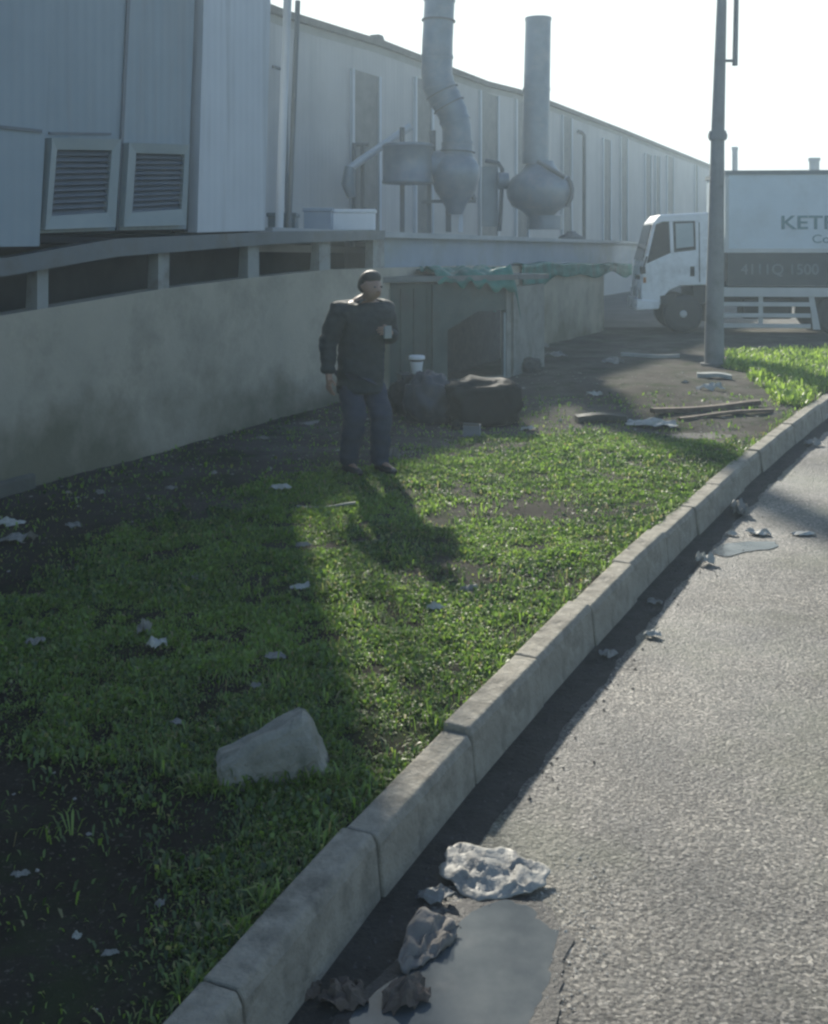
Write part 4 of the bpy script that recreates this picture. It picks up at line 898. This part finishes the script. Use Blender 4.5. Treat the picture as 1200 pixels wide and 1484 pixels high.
mb = MB(); mb.lathe([(.09, .165), (.095, .17), (.095, .20), (.085, .21)], 20); o = mb.build('lid', WH); o.parent = tb_
mb = MB(); mb.lathe([(.07, .14), (.07, .166)], 20); o = mb.build('neck', BK); o.parent = tb_
c = on(684, 633); e = empty('carton', c, R(-8)); tag(e, 'small greyish carton on the dirt below the black bag', 'carton')
CB = mat('grey_card', (.17, .19, .23), (.13, .15, .18), .8, 8, .1)
mb = MB(); mb.box(-.08, .08, -.06, .06, 0, .11); o = mb.build('body', CB, bevel=.004); o.parent = e
mb = MB(); mb.prism([(-.08, -.061, .111), (.08, -.061, .111), (.075, -.10, .135), (-.07, -.10, .14)], (0, .004, .003)); o = mb.build('flap', CB); o.parent = e
c = on(661, 622); blob('ball', c, .045, .045, .05, BK, 'small dark lump beside the grey carton', 'lump', 2, .1, 2, 3)
c = on(768, 540); blob('stone', c, .16, .14, .12, mat('dark_rock', (.07, .075, .075), (.045, .05, .05), .9, 12, .5, 40), 'dark stone at the right foot of the shed', 'stone', 4, .3)
c = on(590, 600); blob('rubbish_bag', c, .2, .2, .22, BK, 'black rubbish bag just behind the person\'s legs', 'rubbish bag', 21, .28)
# flat dark board on the verge
def board(px0, py0, px1, py1, wd, th, m, lab, cat='board', name='board'):
    a = on(px0, py0); b = on(px1, py1); u = (b-a); L_ = u.length; u.normalize(); v = Vector((0, 0, 1)).cross(u).normalized(); z = Vector((0, 0, 1))
    mb = MB(); n = 8; c = (a+b)/2; rings = []
    for k in range(n+1):
        t = k/n; p = a.lerp(b, t)+z*(.012+.012*math.sin(t*5+px0)); wv = wd*(.85+.25*noise.noise(Vector((t*6, px0, 0))))
        rings.append([p-v*wv/2, p+v*wv/2, p+v*wv/2*.9+z*th, p-v*wv/2*.9+z*th])
    vs = [q for r_ in rings for q in r_]; fs = [(k*4+i, k*4+(i+1) % 4, (k+1)*4+(i+1) % 4, (k+1)*4+i) for k in range(n) for i in range(4)]+[(0, 1, 2, 3), tuple(n*4+i for i in (3, 2, 1, 0))]
    mb.add(vs, fs); return tag(mb.build(name, m, origin=tuple(c)), lab, cat)
WD = mat('weathered_wood', (.16, .12, .09), (.08, .06, .045), .85, 9, .4, 40)
board(835, 612, 905, 610, .2, .06, mat('dark_wet_board', (.035, .04, .035), (.02, .024, .02), .8, 9, .4, 40), 'dark flat board lying at the edge of the grass')
board(945, 600, 1100, 588, .10, .05, WD, 'long brown plank lying across the soil before the pole')
board(985, 606, 1120, 598, .06, .03, WD, 'thinner brown plank in front of the long plank')
board(1010, 548, 1060, 549, .22, .05, mat('pale_slab', (.30, .32, .30), (.22, .23, .22), .9, 6, .3, 40), 'pale flat slab on the soil left of the bright weeds', 'slab', 'slab')
board(900, 518, 985, 519, .12, .05, mat('pale_slab', (.30, .32, .30)), 'pale flat slab lying far off left of the pole foot', 'slab', 'slab')
board(430, 738, 515, 736, .035, .012, mat('pale_stick', (.2, .23, .19), (.14, .16, .13), .8), 'pale thin stick lying in the grass below the person', 'stick', 'stick')

# rock
RK = mat('grey_rock', (.38, .37, .31), (.20, .20, .165), .92, 9, 1.0, 45, grime=(.07, .085, .05), gscale=7)
c = gnd(390, 1146, .112)
bm = bmesh.new(); bmesh.ops.create_cube(bm, size=1)
Mr = Matrix.Translation((.0, .02, .085)) @ Matrix.Rotation(R(18), 4, 'Z') @ Matrix.Rotation(R(-20), 4, 'Y') @ Matrix.Rotation(R(-14), 4, 'X')
for v in bm.verts:
    k_ = {1: 1, -1: .8}[1 if v.co.x > 0 else -1]; v.co = Mr @ Vector((v.co.x*.34+.02*(v.co.y > 0), v.co.y*.24*k_, v.co.z*(.22 if v.co.x > 0 else .21)))
bmesh.ops.bevel(bm, geom=list(bm.edges), offset=.016, segments=1, affect='EDGES'); bmesh.ops.triangulate(bm, faces=bm.faces)
for _ in range(2): bmesh.ops.subdivide_edges(bm, edges=bm.edges, cuts=2, use_grid_fill=True)
cc = Mr.translation
for v in bm.verts: v.co += (v.co-cc).normalized()*(.022*noise.noise(v.co*9)+.010*noise.noise(v.co*28)-.012*abs(noise.noise(v.co*16+Vector((4, 1, 2)))))
me = bpy.data.meshes.new('rock'); bm.to_mesh(me); bm.free(); me.materials.append(RK)
o = bpy.data.objects.new('rock', me); COL.objects.link(o); o.location = c; tag(o, 'big angular grey rock sunk in the near grass', 'rock')

# ------------------------------------------------------------------ litter
PP = mat('litter_paper', (.44, .44, .40), (.30, .30, .27), .7, 20, .3, 60)
PG = mat('litter_dusty_plastic', (.26, .255, .23), (.17, .165, .15), .6, 12, .5, 30)
BR = mat('litter_brown', (.13, .10, .08), (.07, .055, .04), .8, 12, .5, 40)
def scrap(p, w_, l_, h_, m, lab, cat='litter', name='litter', seed=0, rz=None, nu=10):
    rz = random.random()*6.28 if rz is None else rz; n = nu; vs = []
    for jx in range(n+1):
        for ix in range(n+1):
            u, v = ix/n-.5, jx/n-.5; u, v = u*math.sqrt(1-2*v*v)*1.1, v*math.sqrt(1-2*u*u)*1.1; k = 1+.35*noise.noise(Vector((math.atan2(v, u)*1.2, seed, 0)))
            a = noise.noise(Vector((u*3.2+seed, v*3.2, seed*.7))); b = noise.noise(Vector((u*8+seed, v*8, 3+seed)))
            e = max(abs(u), abs(v))*2
            vs.append((u*w_*k+.12*w_*b, v*l_*k+.1*l_*a, h_*(max(0, .55+1.1*abs(a)-.45*e*e)+.25*b)))
    mz = min(q[2] for q in vs); vs = [(a, b, c-mz) for a, b, c in vs]
    fs = [(jx*(n+1)+ix, jx*(n+1)+ix+1, (jx+1)*(n+1)+ix+1, (jx+1)*(n+1)+ix) for jx in range(n) for ix in range(n)]
    mb = MB(); mb.add(vs, fs, False); o = mb.build(name, m); o.location = p; o.rotation_euler = (0, 0, rz)
    s_ = o.modifiers.new('thickness', 'SOLIDIFY'); s_.thickness = .0015; return tag(o, lab, cat)
items = [ # px, py, width px, height px, material, label
 (405, 708, 26, 9, PP, 'white litter scrap in the dark grass left of the person'),
 (209, 912, 14, 26, PG, 'upright pale scrap in the shaded grass above the white one'),
 (226, 936, 24, 16, PP, 'bright white litter scrap in the middle of the shaded grass'),
 (52, 932, 22, 13, PG, 'pale litter scrap in the shaded grass at the left edge'),
 (438, 850, 26, 9, PP, 'small white scrap at the left border of the sunlit grass'),
 (630, 882, 20, 12, PP, 'white litter scrap inside the dark patch of the sunlit grass'),
 (398, 955, 28, 8, PG, 'flat pale scrap in the grass above the rock'),
 (372, 998, 18, 8, PG, 'small dull scrap in the grass just above the rock'),
 (440, 790, 18, 10, PG, 'dull scrap in the grass between stick and sunlit patch'),
 (280, 838, 30, 6, PG, 'thin pale scrap in the upper shaded grass'),
 (15, 757, 34, 12, PP, 'flat white scrap at the wall foot on the left edge'),
 (28, 778, 40, 20, PG, 'grey crumpled wrapper at the wall foot on the left edge'),
 (105, 762, 22, 9, PG, 'small grey scrap near the wall foot beside the wrapper'),
 (145, 713, 14, 9, PG, 'tiny pale scrap close under the near wall'),
 (248, 706, 16, 8, PG, 'tiny grey scrap on the dirt strip along the wall'),
 (382, 634, 18, 8, PG, 'pale scrap on the dirt at the wall foot left of the person'),
 (448, 612, 24, 7, PG, 'pale flat scrap on the dirt behind the person'),
 (766, 621, 22, 8, PP, 'white scrap at the grass edge right of the black bag'),
 (862, 570, 22, 8, PP, 'lone white scrap on the bare dirt left of the pole'),
 (945, 616, 64, 12, PP, 'long torn white sheet beside the dark board'),
 (1030, 560, 34, 16, PP, 'white crumpled scrap on soil below the pole'),
 (1068, 597, 20, 7, PP, 'small white scrap by the thin plank'),
 (785, 500, 16, 14, PG, 'pale crumpled litter right of the shed'),
 (806, 513, 26, 10, PG, 'yellowish litter scrap on the dirt right of the shed'),
 (888, 522, 26, 14, PG, 'grey crumpled litter left of the far slab'),
 (572, 658, 12, 20, PG, 'pale scrap by the person\'s foot'),
 (680, 855, 26, 10, PG, 'dull scrap in the lit grass right of the dark patch'),
 (258, 1050, 20, 7, PG, 'dull pale scrap in dark grass left of the rock'),
 (112, 1356, 12, 10, PP, 'small white chip on the dark soil at bottom left'),
 (160, 1380, 20, 8, PG, 'pale chip on the dark soil right of the white chip'),
 (30, 1265, 22, 9, PG, 'grey chip on the dark soil near the left edge'),
 (232, 1308, 12, 10, PG, 'pale chip on dark soil above the nearest kerb stone'),
]
for i, (px, py, wpx, hpx, m_, lab) in enumerate(items):
    p = on(px, py+hpx*.4, .012 if inpoly(np.array([on(px, py).x]), np.array([on(px, py).y]), GREEN)[0] else 0); s_ = p.y/F
    fore = (H-.17)/p.y
    scrap(p, wpx*s_*1.1, max(hpx*s_*1.0, wpx*s_*.55), hpx*s_*.8, m_, lab, seed=i*3.3+1, rz=random.uniform(-.4, .4), nu=8)
road_items = [
 (945, 918, 24, 11, PP, 'white scrap on the wet strip between kerb and lit asphalt'),
 (882, 945, 26, 14, PG, 'dull scrap against the kerb in the shaded gutter'),
 (1072, 735, 24, 26, PG, 'upright pale lump of litter at the far kerb foot'),
 (1060, 772, 16, 9, PP, 'small white scrap beside the far puddle'),
 (1100, 770, 30, 10, PP, 'white scrap on the road right of the far kerb litter'),
 (1165, 772, 30, 6, PP, 'thin white scrap on the road near the right edge'),
 (1022, 808, 26, 22, PP, 'torn white paper at the near end of the far puddle'),
 (950, 871, 20, 10, PG, 'grey scrap in the gutter beyond the white one'),
 (1178, 640, 26, 14, PG, 'pale litter heap right of the kerb corner'),
 (1195, 602, 16, 12, PP, 'white scrap at the right edge beyond the kerb corner'),
 (632, 1293, 44, 26, PG, 'small crumpled pale cup beside the large wrapper'),
]
for i, (px, py, wpx, hpx, m_, lab) in enumerate(road_items):
    p = gnd(px, py+hpx*.4, .004); s_ = p.y/F; scrap(p, wpx*s_, max(hpx*s_, wpx*s_*.6), hpx*s_*.8, m_, lab, seed=i*5.1+2, rz=random.uniform(-.4, .4), nu=8)
# two big crumpled sheets in the gutter
def bigsheet(outline, z0, heights, m, lab, cat, name):
    """crumpled sheet: outline corners on the road with their heights, filled by a bilinear patch with folds"""
    c = [gnd(a, b, 0) for a, b in outline]
    def fn(u, v):
        a_, b_ = 2*u-1, 2*v-1; k_ = 1+.28*noise.noise(Vector((math.atan2(b_, a_)*1.6, z0*3, 0))); u, v = .5+.56*a_*math.sqrt(1-b_*b_*.42)*k_, .5+.56*b_*math.sqrt(1-a_*a_*.42)*k_
        p = c[0]*(1-u)*(1-v)+c[1]*u*(1-v)+c[2]*u*v+c[3]*(1-u)*v
        h = heights[0]*(1-u)*(1-v)+heights[1]*u*(1-v)+heights[2]*u*v+heights[3]*(1-u)*v
        f = abs(noise.noise(Vector((u*2.5, v*2.2, z0))))*.022+.014*noise.noise(Vector((u*7, v*6, z0+2)))+.012*noise.noise(Vector((u*17, v*15, z0)))
        e = (1-(2*u-1)**6)*(1-(2*v-1)**6)
        j_ = Vector((noise.noise(Vector((u*4, v*4, z0+9))), noise.noise(Vector((u*4, v*4, z0+19))), 0))*.02
        return p+j_+Vector((0, 0, .008+h+f*(.35+.65*e)))
    return sheet(name, fn, 26, 20, m, lab, cat, .002)
PLS = mat('crumpled_pale_plastic', (.34, .325, .28), (.2, .19, .165), .55, 9, .5, 25)
bigsheet([(655, 1300), (770, 1306), (790, 1262), (640, 1248)], 1.3, [.0, .0, .035, .05], PLS, 'large crumpled pale wrapper lying at the puddle edge', 'wrapper', 'wrapper')
bigsheet([(572, 1425), (640, 1385), (672, 1352), (600, 1345)], 4.7, [.01, .0, .01, .05], mat('dusty_card', (.20, .18, .155), (.12, .11, .095), .8, 9, .4, 25), 'bent piece of dusty cardboard in the gutter near the bottom', 'cardboard', 'cardboard')
for i, (px, py, sz, lab) in enumerate(((430, 1425, .05, 'dead leaf clump in the gutter nearest the camera'), (500, 1440, .045, 'dark clump of leaves beside the puddle edge'), (590, 1440, .05, 'dark mud clod standing in the puddle'), (455, 1385, .035, 'pale curled leaf against the lowest kerb face'))):
    p = gnd(px, py+10, .0); scrap(p, sz*2.4, sz*2, sz*.8, BR if i < 3 else PG, lab, 'dead leaves', 'leaf_clump', seed=i*7.7+4, nu=12)

# ------------------------------------------------------------------ hazy morning air
hz = bpy.data.materials.new('haze'); hz.use_nodes = True; n = hz.node_tree; n.nodes.clear()
pv = n.nodes.new('ShaderNodeVolumePrincipled'); pv.inputs['Color'].default_value = (.74, .90, 1, 1); pv.inputs['Density'].default_value = .0034
pv.inputs['Anisotropy'].default_value = .45; mo = n.nodes.new('ShaderNodeOutputMaterial'); n.links.new(pv.outputs[0], mo.inputs['Volume'])
mb = MB(); mb.box(-70, 80, -12, 110, -1.2, 14); tag(mb.build('haze', hz), 'thin pale haze in the backlit air', kind='stuff')
